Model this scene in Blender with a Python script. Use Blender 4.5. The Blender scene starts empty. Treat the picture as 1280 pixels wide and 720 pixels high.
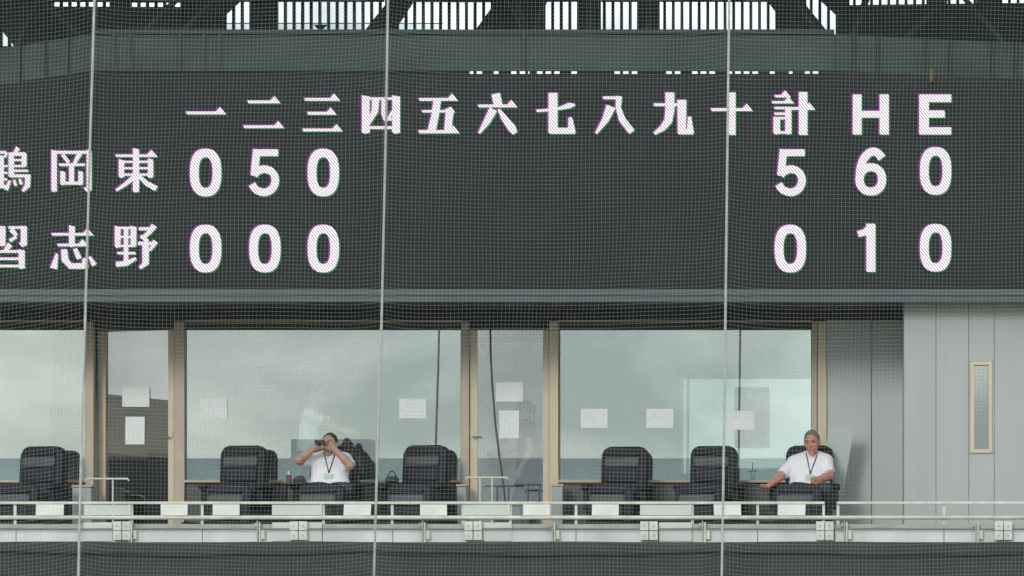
import bpy, bmesh, math, random
import numpy as np
from mathutils import Vector, Matrix

random.seed(7)
np.random.seed(7)
SC = bpy.context.scene
COL = SC.collection
R = math.radians

# ------------------------------------------------------------------ camera, sky, sun, exposure
S, D, HOR, CZ, CX = 115.0, 50.0, 820.0, 6.0, 3.6      # photo pixels per metre on the window plane (Y = 0), camera distance, horizon row, camera height
cam = bpy.data.cameras.new('camera')
cam.sensor_width = 36.0
cam.lens = 36.0 * D / (1280.0 / S)
cam.shift_y = (HOR - 360.0) / 1280.0
cam.shift_x = -CX / (1280.0 / S)
cam.clip_start, cam.clip_end = 0.5, 5000
camo = bpy.data.objects.new('camera', cam)
camo.location = (CX, -D, CZ)
camo.rotation_euler = (R(90), 0, 0)
COL.objects.link(camo)
SC.camera = camo

SUN_EL, SUN_AZ = R(21), R(200)               # azimuth clockwise from +Y
wd = bpy.data.worlds.new('World')
SC.world = wd
wd.use_nodes = True
wn, wl = wd.node_tree.nodes, wd.node_tree.links
bg = wn['Background']
bg.inputs['Strength'].default_value = 0.115
sky = wn.new('ShaderNodeTexSky')
sky.sky_type = 'NISHITA'
sky.sun_disc = False
sky.sun_elevation = SUN_EL
sky.sun_rotation = SUN_AZ
tc = wn.new('ShaderNodeTexCoord')
nz = wn.new('ShaderNodeTexNoise')
nz.inputs['Scale'].default_value = 15.0
nz.inputs['Detail'].default_value = 5.0
nz.inputs['Roughness'].default_value = 0.5
nz.inputs['Distortion'].default_value = 0.25
mp = wn.new('ShaderNodeMapping')
mp.inputs['Scale'].default_value = (1.0, 1.0, 2.2)
mp.inputs['Location'].default_value = (0.35, 0.0, 0.2)
wl.new(tc.outputs['Generated'], mp.inputs['Vector'])
wl.new(mp.outputs['Vector'], nz.inputs['Vector'])
cr = wn.new('ShaderNodeValToRGB')
cr.color_ramp.elements[0].position = 0.40
cr.color_ramp.elements[0].color = (6.5, 7.7, 8.2, 1)
cr.color_ramp.elements[1].position = 0.62
cr.color_ramp.elements[1].color = (13.2, 13.7, 13.5, 1)
wl.new(nz.outputs['Fac'], cr.inputs['Fac'])
mx = wn.new('ShaderNodeMixRGB')
mx.inputs['Fac'].default_value = 0.9
wl.new(sky.outputs['Color'], mx.inputs['Color1'])
wl.new(cr.outputs['Color'], mx.inputs['Color2'])
wl.new(mx.outputs['Color'], bg.inputs['Color'])

sl = bpy.data.lights.new('sun', 'SUN')
sl.energy = 1.15
sl.angle = R(14)
sl.color = (1.0, 0.975, 0.95)
so = bpy.data.objects.new('sun', sl)
dv = Vector((math.sin(SUN_AZ) * math.cos(SUN_EL), math.cos(SUN_AZ) * math.cos(SUN_EL), math.sin(SUN_EL)))
so.rotation_euler = (-dv).to_track_quat('-Z', 'Y').to_euler()
so.location = dv * 60
COL.objects.link(so)

SC.view_settings.view_transform = 'Standard'
SC.view_settings.look = 'None'
SC.view_settings.exposure = 0.0
SC.view_settings.gamma = 1.0
SC.view_settings.use_curve_mapping = False
SC.render.engine = 'CYCLES'
SC.cycles.use_denoising = True
SC.cycles.max_bounces = 8
SC.cycles.transparent_max_bounces = 16
SC.render.filter_size = 2.2

# ------------------------------------------------------------------ helpers
ORIGIN = {}


def kk(Y):
    return (D + Y) / D / S


def W(px, py, Y=0.0):
    return Vector((X_(px, Y), Y, CZ + (HOR - py) * kk(Y)))


def X_(px, Y=0.0):
    return CX + ((px - 640.0) / S - CX) * (D + Y) / D


def Z_(py, Y=0.0):
    return CZ + (HOR - py) * kk(Y)


def mat(name, col, rough=0.6, var=0.12, scale=3.0, bump=0.0, bscale=60.0, metal=0.0, streak=0.0, spec=0.4):
    m = bpy.data.materials.new(name)
    m.use_nodes = True
    n, l = m.node_tree.nodes, m.node_tree.links
    b = n['Principled BSDF']
    b.inputs['Roughness'].default_value = rough
    b.inputs['Metallic'].default_value = metal
    b.inputs['Specular IOR Level'].default_value = spec
    t = n.new('ShaderNodeTexCoord')
    g = n.new('ShaderNodeNewGeometry')
    no = n.new('ShaderNodeTexNoise')
    no.inputs['Scale'].default_value = scale
    no.inputs['Detail'].default_value = 6
    no.inputs['Roughness'].default_value = 0.6
    mpn = n.new('ShaderNodeMapping')
    if streak:
        mpn.inputs['Scale'].default_value = (1.0, 1.0, streak)
    l.new(g.outputs['Position'], mpn.inputs['Vector'])
    l.new(mpn.outputs['Vector'], no.inputs['Vector'])
    r = n.new('ShaderNodeValToRGB')
    r.color_ramp.elements[0].position = 0.3
    r.color_ramp.elements[1].position = 0.7
    c = Vector(col[:3])
    r.color_ramp.elements[0].color = (*(c * (1 - var)), 1)
    r.color_ramp.elements[1].color = (*[min(1, q) for q in c * (1 + var)], 1)
    l.new(no.outputs['Fac'], r.inputs['Fac'])
    l.new(r.outputs['Color'], b.inputs['Base Color'])
    if bump:
        n2 = n.new('ShaderNodeTexNoise')
        n2.inputs['Scale'].default_value = bscale
        n2.inputs['Detail'].default_value = 3
        l.new(g.outputs['Position'], n2.inputs['Vector'])
        bp = n.new('ShaderNodeBump')
        bp.inputs['Strength'].default_value = bump
        bp.inputs['Distance'].default_value = 0.01
        l.new(n2.outputs['Fac'], bp.inputs['Height'])
        l.new(bp.outputs['Normal'], b.inputs['Normal'])
    return m


def glass(name, fac, tint, refl, rough=0.0):
    m = bpy.data.materials.new(name)
    m.use_nodes = True
    n, l = m.node_tree.nodes, m.node_tree.links
    n.remove(n['Principled BSDF'])
    o = n['Material Output']
    tr = n.new('ShaderNodeBsdfTransparent')
    tr.inputs['Color'].default_value = (*tint, 1)
    gl = n.new('ShaderNodeBsdfGlossy')
    gl.inputs['Color'].default_value = (*refl, 1)
    gl.inputs['Roughness'].default_value = rough
    mxs = n.new('ShaderNodeMixShader')
    mxs.inputs['Fac'].default_value = fac
    l.new(tr.outputs[0], mxs.inputs[1])
    l.new(gl.outputs[0], mxs.inputs[2])
    l.new(mxs.outputs[0], o.inputs['Surface'])
    return m


def led(name, hi, lo, strength):
    """lit LED face: diagonal rows of emitters"""
    m = bpy.data.materials.new(name)
    m.use_nodes = True
    n, l = m.node_tree.nodes, m.node_tree.links
    n.remove(n['Principled BSDF'])
    o = n['Material Output']
    g = n.new('ShaderNodeNewGeometry')
    sp = n.new('ShaderNodeSeparateXYZ')
    l.new(g.outputs['Position'], sp.inputs[0])
    a = n.new('ShaderNodeMath'); a.operation = 'MULTIPLY'; a.inputs[1].default_value = 2 * math.pi / 0.0318
    b = n.new('ShaderNodeMath'); b.operation = 'MULTIPLY'; b.inputs[1].default_value = 2 * math.pi / 0.0318 * 0.8
    l.new(sp.outputs['X'], a.inputs[0])
    l.new(sp.outputs['Z'], b.inputs[0])
    c = n.new('ShaderNodeMath'); c.operation = 'ADD'
    l.new(a.outputs[0], c.inputs[0]); l.new(b.outputs[0], c.inputs[1])
    s = n.new('ShaderNodeMath'); s.operation = 'SINE'
    l.new(c.outputs[0], s.inputs[0])
    r = n.new('ShaderNodeMapRange')
    r.inputs['From Min'].default_value = -1.0
    r.inputs['From Max'].default_value = 0.15
    l.new(s.outputs[0], r.inputs['Value'])
    mm = n.new('ShaderNodeMixRGB')
    mm.inputs['Color1'].default_value = (*lo, 1)
    mm.inputs['Color2'].default_value = (*hi, 1)
    l.new(r.outputs[0], mm.inputs['Fac'])
    e = n.new('ShaderNodeEmission')
    e.inputs['Strength'].default_value = strength
    l.new(mm.outputs['Color'], e.inputs['Color'])
    l.new(e.outputs[0], o.inputs['Surface'])
    return m


def tagit(o, label=None, cat=None, group=None, kind=None):
    if label: o['label'] = label
    if cat: o['category'] = cat
    if group: o['group'] = group
    if kind: o['kind'] = kind
    return o


def thing(name, label, cat, loc, group=None):
    o = bpy.data.objects.new(name, None)
    o.empty_display_size = 0.2
    COL.objects.link(o)
    o.location = loc
    ORIGIN[o.name] = Vector(loc)
    return tagit(o, label, cat, group)


def obj(name, src, m, parent=None, label=None, cat=None, group=None, kind=None, smooth=False, base=False):
    """src: bmesh in world coordinates (or mesh)"""
    if isinstance(src, bmesh.types.BMesh):
        bmesh.ops.recalc_face_normals(src, faces=src.faces)
        me = bpy.data.meshes.new(name)
        src.to_mesh(me)
        src.free()
    else:
        me = src
    n = len(me.vertices)
    co = np.empty(n * 3, np.float32)
    me.vertices.foreach_get('co', co)
    co = co.reshape(-1, 3)
    lo, hi = co.min(0), co.max(0)
    c = (lo + hi) / 2
    if base: c[2] = lo[2]
    co = co - c
    me.vertices.foreach_set('co', co.ravel())
    if smooth:
        me.polygons.foreach_set('use_smooth', [True] * len(me.polygons))
    for q in (m if isinstance(m, (list, tuple)) else [m]):
        me.materials.append(q)
    o = bpy.data.objects.new(name, me)
    COL.objects.link(o)
    c = Vector([float(q) for q in c])
    ORIGIN[o.name] = c
    if parent is not None:
        o.parent = parent
        o.location = c - ORIGIN[parent.name]
    else:
        o.location = c
    me.update()
    return tagit(o, label, cat, group, kind)


def copy_at(o, pos, parent=None):
    c = o.copy()
    COL.objects.link(c)
    ORIGIN[c.name] = Vector(pos)
    c.parent = parent
    c.location = Vector(pos) - (ORIGIN[parent.name] if parent else Vector((0, 0, 0)))
    return c


def box(bm, x0, x1, y0, y1, z0, z1, bev=0.0, seg=1):
    vs = [bm.verts.new((x, y, z)) for z in (z0, z1) for y in (y0, y1) for x in (x0, x1)]
    idx = [(0, 2, 3, 1), (4, 5, 7, 6), (0, 1, 5, 4), (2, 6, 7, 3), (0, 4, 6, 2), (1, 3, 7, 5)]
    fs = [bm.faces.new([vs[i] for i in f]) for f in idx]
    if bev:
        es = list({e for f in fs for e in f.edges})
        bmesh.ops.bevel(bm, geom=es, offset=bev, segments=seg, affect='EDGES', profile=0.5)
    return bm


def B(*a, **k):
    return box(bmesh.new(), *a, **k)


def pbox(px0, px1, py0, py1, Y0, Y1, bev=0.0, seg=1):
    """box whose front face (at Y0) covers these photo rows and columns"""
    return B(X_(px0, Y0), X_(px1, Y0), Y0, Y1, Z_(py1, Y0), Z_(py0, Y0), bev=bev, seg=seg)


def prism(bm, pts, y0, y1):
    """polygon in XZ (list of (x,z)), extruded from y0 to y1"""
    a = [bm.verts.new((x, y0, z)) for x, z in pts]
    b = [bm.verts.new((x, y1, z)) for x, z in pts]
    n = len(pts)
    bm.faces.new(a)
    bm.faces.new(b[::-1])
    for i in range(n):
        bm.faces.new([a[i], b[i], b[(i + 1) % n], a[(i + 1) % n]])
    return bm


def tube(bm, pts, r, n=6, caps=True):
    pts = [Vector(p) for p in pts]
    rr = r if isinstance(r, (list, tuple)) else [r] * len(pts)
    rings = []
    up = Vector((0.13, 0.31, 0.94)).normalized()
    for i, p in enumerate(pts):
        d = (pts[min(i + 1, len(pts) - 1)] - pts[max(i - 1, 0)]).normalized()
        if abs(d.dot(up)) > 0.97:
            up = Vector((0.94, 0.2, 0.1)).normalized()
        u = d.cross(up).normalized()
        v = d.cross(u)
        rings.append([bm.verts.new(p + (u * math.cos(2 * math.pi * j / n) + v * math.sin(2 * math.pi * j / n)) * rr[i]) for j in range(n)])
    for a, b in zip(rings, rings[1:]):
        for j in range(n):
            bm.faces.new([a[j], a[(j + 1) % n], b[(j + 1) % n], b[j]])
    if caps:
        bm.faces.new(rings[0][::-1])
        bm.faces.new(rings[-1])
    return bm


def T(pts, r, n=6):
    return tube(bmesh.new(), pts, r, n)


# ------------------------------------------------------------------ materials
M = {}
M['ground'] = mat('field earth', (0.20, 0.18, 0.14), 0.95, 0.2, 0.4)
M['floor'] = mat('balcony floor', (0.22, 0.23, 0.22), 0.8, 0.12, 2)
M['tan'] = mat('tan anodised frame', (0.64, 0.54, 0.385), 0.42, 0.07, 4, metal=0.15)
M['taupe'] = mat('taupe anodised frame', (0.49, 0.41, 0.31), 0.45, 0.07, 4, metal=0.15)
M['lintel'] = mat('dark lintel', (0.055, 0.058, 0.053), 0.6, 0.2, 2)
M['soffit'] = mat('dark soffit', (0.06, 0.068, 0.064), 0.6, 0.2, 2)
M['spandrel'] = mat('grey spandrel', (0.105, 0.115, 0.105), 0.7, 0.12, 2)
M['panel'] = mat('grey wall panel', (0.435, 0.45, 0.44), 0.55, 0.08, 1.6, bump=0.05, bscale=8, streak=0.2)
M['recess'] = mat('grey recess wall', (0.56, 0.585, 0.57), 0.6, 0.06, 1.2)
M['joint'] = mat('grey joint', (0.33, 0.345, 0.335), 0.8, 0.1)
M['white'] = mat('white painted metal', (0.66, 0.68, 0.62), 0.45, 0.14, 9)
M['cream'] = mat('cream rail paint', (0.69, 0.69, 0.585), 0.45, 0.16, 7)
M['parapet'] = mat('parapet sheet', (0.68, 0.72, 0.69), 0.5, 0.17, 2.6, streak=0.3)
M['cap'] = mat('parapet cap', (0.40, 0.41, 0.37), 0.6, 0.15, 4)
M['paper'] = mat('white paper', (0.80, 0.81, 0.76), 0.8, 0.03, 8)
M['plate'] = mat('white translucent plate', (0.62, 0.66, 0.62), 0.3, 0.06, 3)
M['drape'] = mat('dark grey drape', (0.055, 0.060, 0.060), 0.9, 0.14, 1.5, bump=0.15, bscale=40, spec=0.1)
M['hem'] = mat('black hem cord', (0.015, 0.015, 0.015), 0.8)
M['screen'] = mat('unlit screen', (0.025, 0.029, 0.0305), 0.6, 0.10, 0.8, bump=0.1, bscale=90, spec=0.10)
M['bezel'] = mat('blue grey bezel', (0.075, 0.105, 0.105), 0.4, 0.12, 1.3, streak=3)
M['beam'] = mat('green beam sheet', (0.053, 0.078, 0.071), 0.6, 0.2, 0.9, streak=2, spec=0.15)
M['rib'] = mat('dark green rib', (0.03, 0.045, 0.04), 0.6, 0.1)
M['truss'] = mat('dark green steel', (0.055, 0.077, 0.070), 0.6, 0.22, 1.5, spec=0.15)
M['slat'] = mat('dark slat', (0.06, 0.075, 0.07), 0.6, 0.1)
M['net'] = mat('net cord', (0.45, 0.50, 0.48), 0.9, 0.06, 2)
M['rope'] = mat('white rope', (0.86, 0.87, 0.84), 0.9, 0.15, 40)


def translucent(m, f):
    """thin nylon: part of the light that falls on it shines through"""
    n, l = m.node_tree.nodes, m.node_tree.links
    b = n['Principled BSDF']
    t = n.new('ShaderNodeBsdfTranslucent')
    l.new(b.inputs['Base Color'].links[0].from_socket, t.inputs['Color'])
    x = n.new('ShaderNodeMixShader')
    x.inputs['Fac'].default_value = f
    l.new(b.outputs[0], x.inputs[1])
    l.new(t.outputs[0], x.inputs[2])
    l.new(x.outputs[0], n['Material Output'].inputs['Surface'])


translucent(M['rope'], 0.7)
M['cable'] = mat('dark cable', (0.09, 0.09, 0.085), 0.7, 0.2, 30)
M['greycable'] = mat('grey wire rope', (0.28, 0.28, 0.26), 0.6, 0.2, 60)
M['leather'] = mat('black leather', (0.016, 0.0175, 0.024), 0.6, 0.2, 9, bump=0.2, bscale=25, spec=0.25)
M['leather_pad'] = mat('lighter leather pad', (0.060, 0.074, 0.072), 0.5, 0.15, 9, bump=0.2, bscale=25, spec=0.3)  # back and seat pads, paler than the rest of the leather
M['blackplastic'] = mat('black plastic', (0.02, 0.02, 0.021), 0.4, 0.1)
M['chrome'] = mat('grey metal', (0.42, 0.42, 0.41), 0.35, 0.1, 8, metal=0.7)
M['iwall'] = mat('interior wall', (0.30, 0.33, 0.33), 0.8, 0.05, 1)
M['ifloor'] = mat('interior carpet', (0.09, 0.10, 0.11), 0.95, 0.1, 3)
M['desk'] = mat('blue grey desk', (0.17, 0.22, 0.25), 0.5, 0.06, 2)
M['brown'] = mat('brown partition', (0.42, 0.36, 0.29), 0.7, 0.1, 2)
M['darkwood'] = mat('dark cabinet', (0.035, 0.03, 0.03), 0.6, 0.15, 2)
M['skin'] = mat('tanned skin', (0.46, 0.27, 0.19), 0.5, 0.12, 18)
M['skin2'] = mat('ruddy tanned skin', (0.52, 0.235, 0.16), 0.5, 0.12, 18)
M['shirt'] = mat('white shirt cloth', (0.80, 0.79, 0.83), 0.85, 0.05, 14, bump=0.5, bscale=18)
M['trousers'] = mat('dark trousers', (0.035, 0.042, 0.05), 0.85, 0.15, 12)
M['dress'] = mat('navy dress', (0.02, 0.028, 0.04), 0.85, 0.15, 12)
for nd in M['shirt'].node_tree.nodes:
    if nd.type == 'BUMP': nd.inputs['Distance'].default_value = 0.035
M['hairdark'] = mat('dark hair', (0.028, 0.022, 0.02), 0.6, 0.3, 60, bump=0.5, bscale=90)
M['hairgrey'] = mat('grey brown hair', (0.17, 0.142, 0.118), 0.65, 0.3, 60, bump=0.5, bscale=90)
M['hairsilver'] = mat('grey hair', (0.09, 0.09, 0.095), 0.65, 0.3, 60)
M['feature'] = mat('dark face feature', (0.05, 0.028, 0.022), 0.5, 0.1)
M['lip'] = mat('lip', (0.26, 0.10, 0.08), 0.5, 0.1)
M['lanyard'] = mat('black lanyard', (0.035, 0.04, 0.05), 0.8, 0.1)
M['badge'] = mat('badge card', (0.55, 0.66, 0.55), 0.5, 0.1, 40)
M['jacket'] = mat('dark green jacket', (0.045, 0.052, 0.047), 0.85, 0.25, 10, bump=0.4, bscale=20)
M['board'] = mat('pale green board', (0.50, 0.55, 0.52), 0.5, 0.05, 2)
M['pillar'] = mat('pale grey pillar', (0.40, 0.43, 0.43), 0.6, 0.06, 3)
M['stand'] = mat('far stand', (0.66, 0.70, 0.71), 0.9, 0.18, 0.12)
M['sidestand'] = mat('side stand facade', (0.50, 0.44, 0.36), 0.9, 0.1, 0.1)
M['sidedark'] = mat('side stand seats', (0.05, 0.045, 0.05), 0.9, 0.25, 0.3)
M['roof'] = mat('roof deck', (0.06, 0.07, 0.068), 0.7, 0.1, 1)
M['lens'] = mat('dark coated lens', (0.03, 0.025, 0.03), 0.12, 0.1, spec=0.8)
M['red'] = mat('red label', (0.15, 0.06, 0.05), 0.5, 0.1)
M['olive'] = mat('olive webbing', (0.10, 0.095, 0.045), 0.9, 0.15, 12)
M['poster'] = mat('pale blue chart', (0.40, 0.48, 0.52), 0.8, 0.25, 9)
M['glass'] = glass('reflective window glass', 0.26, (0.92, 0.97, 0.95), (0.92, 1.0, 0.995))
M['doorglass'] = glass('door glass', 0.19, (0.90, 0.93, 0.93), (0.94, 0.98, 1.0))
M['slitglass'] = glass('slit window glass', 0.30, (0.35, 0.38, 0.36), (0.9, 1.0, 0.97))
M['backglass'] = glass('frosted back window', 0.06, (0.52, 0.58, 0.56), (1, 1, 1), 0.3)
M['ledw'] = led('lit white emitters', (1.0, 0.965, 1.0), (0.38, 0.34, 0.38), 1.12)
M['ledm'] = led('painted magenta fringe', (0.60, 0.12, 0.58), (0.20, 0.05, 0.22), 0.62)  # magenta colour fringe, painted as a shifted copy of the strokes
M['ledg'] = led('painted green fringe', (0.12, 0.52, 0.20), (0.03, 0.18, 0.06), 0.45)  # green colour fringe, painted the same way on the other side

M['ledm_glow'] = led('painted purple glow', (0.17, 0.04, 0.19), (0.09, 0.03, 0.11), 0.7)  # soft purple glow around the strokes, painted as a dim outer copy
M['ledg_glow'] = led('painted green glow', (0.02, 0.09, 0.045), (0.015, 0.045, 0.025), 0.5)  # soft green glow, painted as a dim outer copy


def print_mat(name, base, ink):
    """paper with faint lines of unreadable print"""
    m = mat(name, base, 0.8, 0.03, 8)
    n, l = m.node_tree.nodes, m.node_tree.links
    b = n['Principled BSDF']
    src = b.inputs['Base Color'].links[0].from_socket
    t = n.new('ShaderNodeTexCoord')
    no = n.new('ShaderNodeTexNoise')
    no.inputs['Scale'].default_value = 5
    mp_ = n.new('ShaderNodeMapping'); mp_.inputs['Scale'].default_value = (1, 1, 4)
    l.new(t.outputs['Generated'], mp_.inputs['Vector']); l.new(mp_.outputs[0], no.inputs['Vector'])
    r = n.new('ShaderNodeValToRGB')
    r.color_ramp.elements[0].position = 0.56; r.color_ramp.elements[1].position = 0.68
    r.color_ramp.elements[0].color = (1, 1, 1, 1); r.color_ramp.elements[1].color = (*ink, 1)
    l.new(no.outputs['Fac'], r.inputs['Fac'])
    mu = n.new('ShaderNodeMixRGB'); mu.blend_type = 'MULTIPLY'; mu.inputs['Fac'].default_value = 1
    l.new(src, mu.inputs['Color1']); l.new(r.outputs['Color'], mu.inputs['Color2'])
    l.new(mu.outputs['Color'], b.inputs['Base Color'])
    return m


M['notice'] = print_mat('printed notice', (0.90, 0.95, 0.92), (0.80, 0.84, 0.84))

# ------------------------------------------------------------------ setting
FL = 7.2            # level of the rear row of chairs
FW = 6.76           # level of the front row
bm = bmesh.new()
box(bm, -400, 400, -500, 300, -0.3, 0.0)
obj('ground', bm, M['ground'], kind='structure')
obj('balcony_floor', B(-7.6, 7.6, -1.25, -0.055, FL - 0.45, FL), M['floor'], kind='structure')
obj('walkway', B(-7.6, 7.6, -2.2, -1.255, 6.55, FW), M['floor'], kind='structure')

# the far and side stands of the ground: the windows mirror them
st = thing('outfield_stand', 'long pale grey stand across the field, seen mirrored in the windows', 'grandstand', (0, -170, 0))
prof = [(-150, 0.0), (-150, 14.4), (-152, 14.4), (-152, 12.5), (-149.8, 9.0)]
bm = bmesh.new()
box(bm, -110, 110, -152, -150, 0, 14.6)
obj('rear_wall', bm, M['stand'], st)
for i in range(10):
    obj('terrace', B(-110, 110, -149.9 + i * 2.0, -147.95 + i * 2.0, 0, 11.5 - i * 1.05), M['stand'], st)
for x0, x1, h in ((-20.5, -17.0, 15.46), (34, 46, 16.0), (-64, -56, 15.6)):
    obj('parapet_block', B(x0, x1, -152.4, -150.6, 14.6, h), M['stand'], st)
s2 = thing('side_stand', 'brown side stand of the ground, seen mirrored in the left door', 'grandstand', (-60, -90, 0))
obj('facade', B(-75, -48, -140, -50, 11.85, 13.6), M['sidestand'], s2)
obj('seating', B(-74, -47.5, -139, -51, 0, 11.84), M['sidedark'], s2)

# wall carrying the balcony, with the dark drape in front of it
wl_ = obj('balcony_wall', B(-7.6, 7.6, -2.36, -2.205, 0, Z_(679, -2.25)), M['lintel'], label='plain dark concrete wall behind the drape under the balcony', cat='wall')

# drape
bm = bmesh.new()
nx, nzv = 420, 26
x0, x1 = -7.2, 7.2
ztop, zbot = Z_(677.5, -2.44), 4.2
grid = []
for j in range(nzv + 1):
    v = j / nzv
    row = []
    for i in range(nx + 1):
        x = x0 + (x1 - x0) * i / nx
        z = ztop + (zbot - ztop) * v
        a = 0.010 * math.sin(x * 9.0 + 1.3 * math.sin(x * 2.1)) + 0.006 * math.sin(x * 23.0 + 2 * math.sin(x * 1.3))
        a *= min(1, 0.3 + 3 * v)
        sag = 0.012 * math.sin(x * 2.4) * (1 if j == 0 else 1)
        row.append(bm.verts.new((x, -2.44 + a, z + sag * 0.5)))
    grid.append(row)
for j in range(nzv):
    for i in range(nx):
        bm.faces.new([grid[j][i], grid[j][i + 1], grid[j + 1][i + 1], grid[j + 1][i]])
geo = bmesh.ops.extrude_face_region(bm, geom=list(bm.faces))
for v in [g for g in geo['geom'] if isinstance(g, bmesh.types.BMVert)]:
    v.co.y += 0.012
dr = thing('dark_drape', 'dark grey cloth drape hanging below the white parapet', 'drape', (0, -2.44, 4.2))
obj('cloth', bm, M['drape'], dr, smooth=True)
pts = []
for i in range(200):
    x = x0 + (x1 - x0) * i / 199
    py = 692.5 + 2.0 * math.sin(x * 1.7 + 0.6) + 0.8 * math.sin(x * 5.3)
    pts.append((x, -2.47, Z_(py, -2.47)))
obj('hem_cord', T(pts, 0.0095, 5), M['hem'], dr)

# ------------------------------------------------------------------ press box building
pb = thing('press_box', 'glazed press box with tan window frames under the scoreboard', 'building', (0, 1.5, FL - 0.3))
TOPW = Z_(412, 0)
CEIL = 9.66
SILL = Z_(600, 0)
# interior shell
obj('floor_slab', B(-7.6, 7.6, 0.13, 2.72, FL - 0.25, FL), M['ifloor'], pb)
obj('ceiling', B(-7.6, 7.6, 0.13, 2.72, CEIL, CEIL + 0.1), M['iwall'], pb)
YB = 2.6
# back wall with a wide window at the right
bwx0, bwx1 = X_(853, YB), X_(1040, YB)
bwz0, bwz1 = Z_(592, YB), Z_(473, YB)
obj('back_wall', B(-7.6, bwx0, YB, YB + 0.12, FL, CEIL), M['iwall'], pb)
obj('back_wall', B(bwx1, 7.6, YB, YB + 0.12, FL, CEIL), M['iwall'], pb)
obj('back_wall', B(bwx0, bwx1, YB, YB + 0.12, FL, bwz0), M['iwall'], pb)
obj('back_wall', B(bwx0, bwx1, YB, YB + 0.12, bwz1, CEIL), M['iwall'], pb)
bw = obj('rear_window', B(bwx0, bwx1, YB + 0.05, YB + 0.06, bwz0, bwz1), M['backglass'], pb)
for xx in (bwx0 - 0.02, bwx0 + 0.045):
    obj('mullion', B(xx, xx + 0.035, YB - 0.03, YB + 0.0, bwz0, bwz1), M['white'], bw)
obj('side_wall', B(-7.72, -7.6, 0.13, 2.72, FL - 0.25, CEIL), M['iwall'], pb)
obj('side_wall', B(7.6, 7.72, 0.13, 2.72, FL - 0.25, CEIL), M['iwall'], pb)

# lintel and soffit
obj('lintel', B(-7.6, 7.6, 0.0, 0.12, TOPW, 9.75), M['lintel'], pb)
obj('soffit', B(-7.6, 7.6, -1.58, 0.12, 9.753, 9.87), M['soffit'], pb)
zt = Z_(401.5, -0.02)
for a, b in ((-60, 108), (230, 577), (698, 1015)):
    obj('head_trim', B(X_(a), X_(b), -0.025, -0.002, zt - 0.012, zt + 0.012), M['taupe'], pb)
    obj('spandrel', B(X_(a) + 0.001, X_(b) - 0.001, 0.0, 0.12, FL, SILL - 0.03), M['spandrel'], pb)
    obj('sill', B(X_(a) + 0.001, X_(b) - 0.001, -0.05, 0.12, SILL - 0.028, SILL), M['taupe'], pb)
for a, b in ((-60, 107), (231, 577), (698.5, 1015)):
    w = obj('window', B(X_(a), X_(b), 0.045, 0.057, SILL, TOPW), M['glass'], pb)
    obj('gasket', B(X_(a), X_(a) + 0.012, 0.02, 0.044, SILL, TOPW), M['joint'], w)
    obj('gasket', B(X_(b) - 0.012, X_(b), 0.02, 0.044, SILL, TOPW), M['joint'], w)
# mullions
for a, b, mm in ((107.5, 117.5, 'taupe'), (218.5, 231, 'taupe'), (577, 586.5, 'taupe'), (687, 698, 'tan'), (1015, 1021, 'taupe'), (1022.5, 1033, 'tan')):
    obj('mullion', B(X_(a), X_(b), -0.045, 0.10, FL, Z_(402)), M[mm], pb)
obj('mullion_gap', B(X_(1021), X_(1022.5), -0.02, 0.10, FL, Z_(402)), M['joint'], pb)


DA = R(-11)          # the left door stands slightly ajar


def door(a, b, hx, angle, hinge_left):
    """leaf between photo columns a..b"""
    xa, xb = X_(a), X_(b)
    loc = Vector((xa if hinge_left else xb, 0.02, FL))
    d = bpy.data.objects.new('door', None)
    COL.objects.link(d)
    d.parent = pb
    d.location = loc - ORIGIN[pb.name]
    ORIGIN[d.name] = loc
    sw = 0.085
    zt = Z_(402.5)
    parts = []
    parts.append(obj('stile', B(xa + 0.002, xa + sw, 0.0, 0.045, FL, zt), M['tan'], d))
    parts.append(obj('stile', B(xb - sw * 0.8, xb - 0.002, 0.0, 0.045, FL, zt), M['tan'], d))
    parts.append(obj('top_rail', B(xa + sw, xb - sw * 0.8, 0.001, 0.044, Z_(412.5), zt), M['tan'], d))
    parts.append(obj('bottom_rail', B(xa + sw, xb - sw * 0.8, 0.001, 0.044, FL, FL + 0.12), M['tan'], d))
    parts.append(obj('pane', B(xa + sw, xb - sw * 0.8, 0.018, 0.026, FL + 0.12, Z_(412.5)), M['doorglass'], d))
    hz = Z_(543)
    bm = bmesh.new()
    box(bm, X_(hx) - 0.018, X_(hx) + 0.018, -0.012, 0.0, hz - 0.035, hz + 0.035, bev=0.004)
    parts.append(obj('handle_plate', bm, M['white'], d))
    sg = 1 if hx > (a + b) / 2 else -1
    parts.append(obj('lever', T([(X_(hx), -0.045, hz - 0.03), (X_(hx) - sg * 0.10, -0.045, hz - 0.03)], 0.009), M['chrome'], d))
    d.rotation_euler = (0, 0, angle)
    return d


door(118, 218, 214, DA, False)
door(587, 686.5, 591, R(0), True)

# recess wall at right, with panel joints
x0 = X_(1033)
for a, b in ((1033.5, 1089), (1090, 1145)):
    obj('recess_panel', B(X_(a), X_(b) - 0.003, -0.006, 0.028, FL, Z_(400)), M['recess'], pb)
obj('recess_backing', B(X_(1033.2), X_(1145), 0.03, 0.119, FL, TOPW - 0.001), M['joint'], pb)

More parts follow.
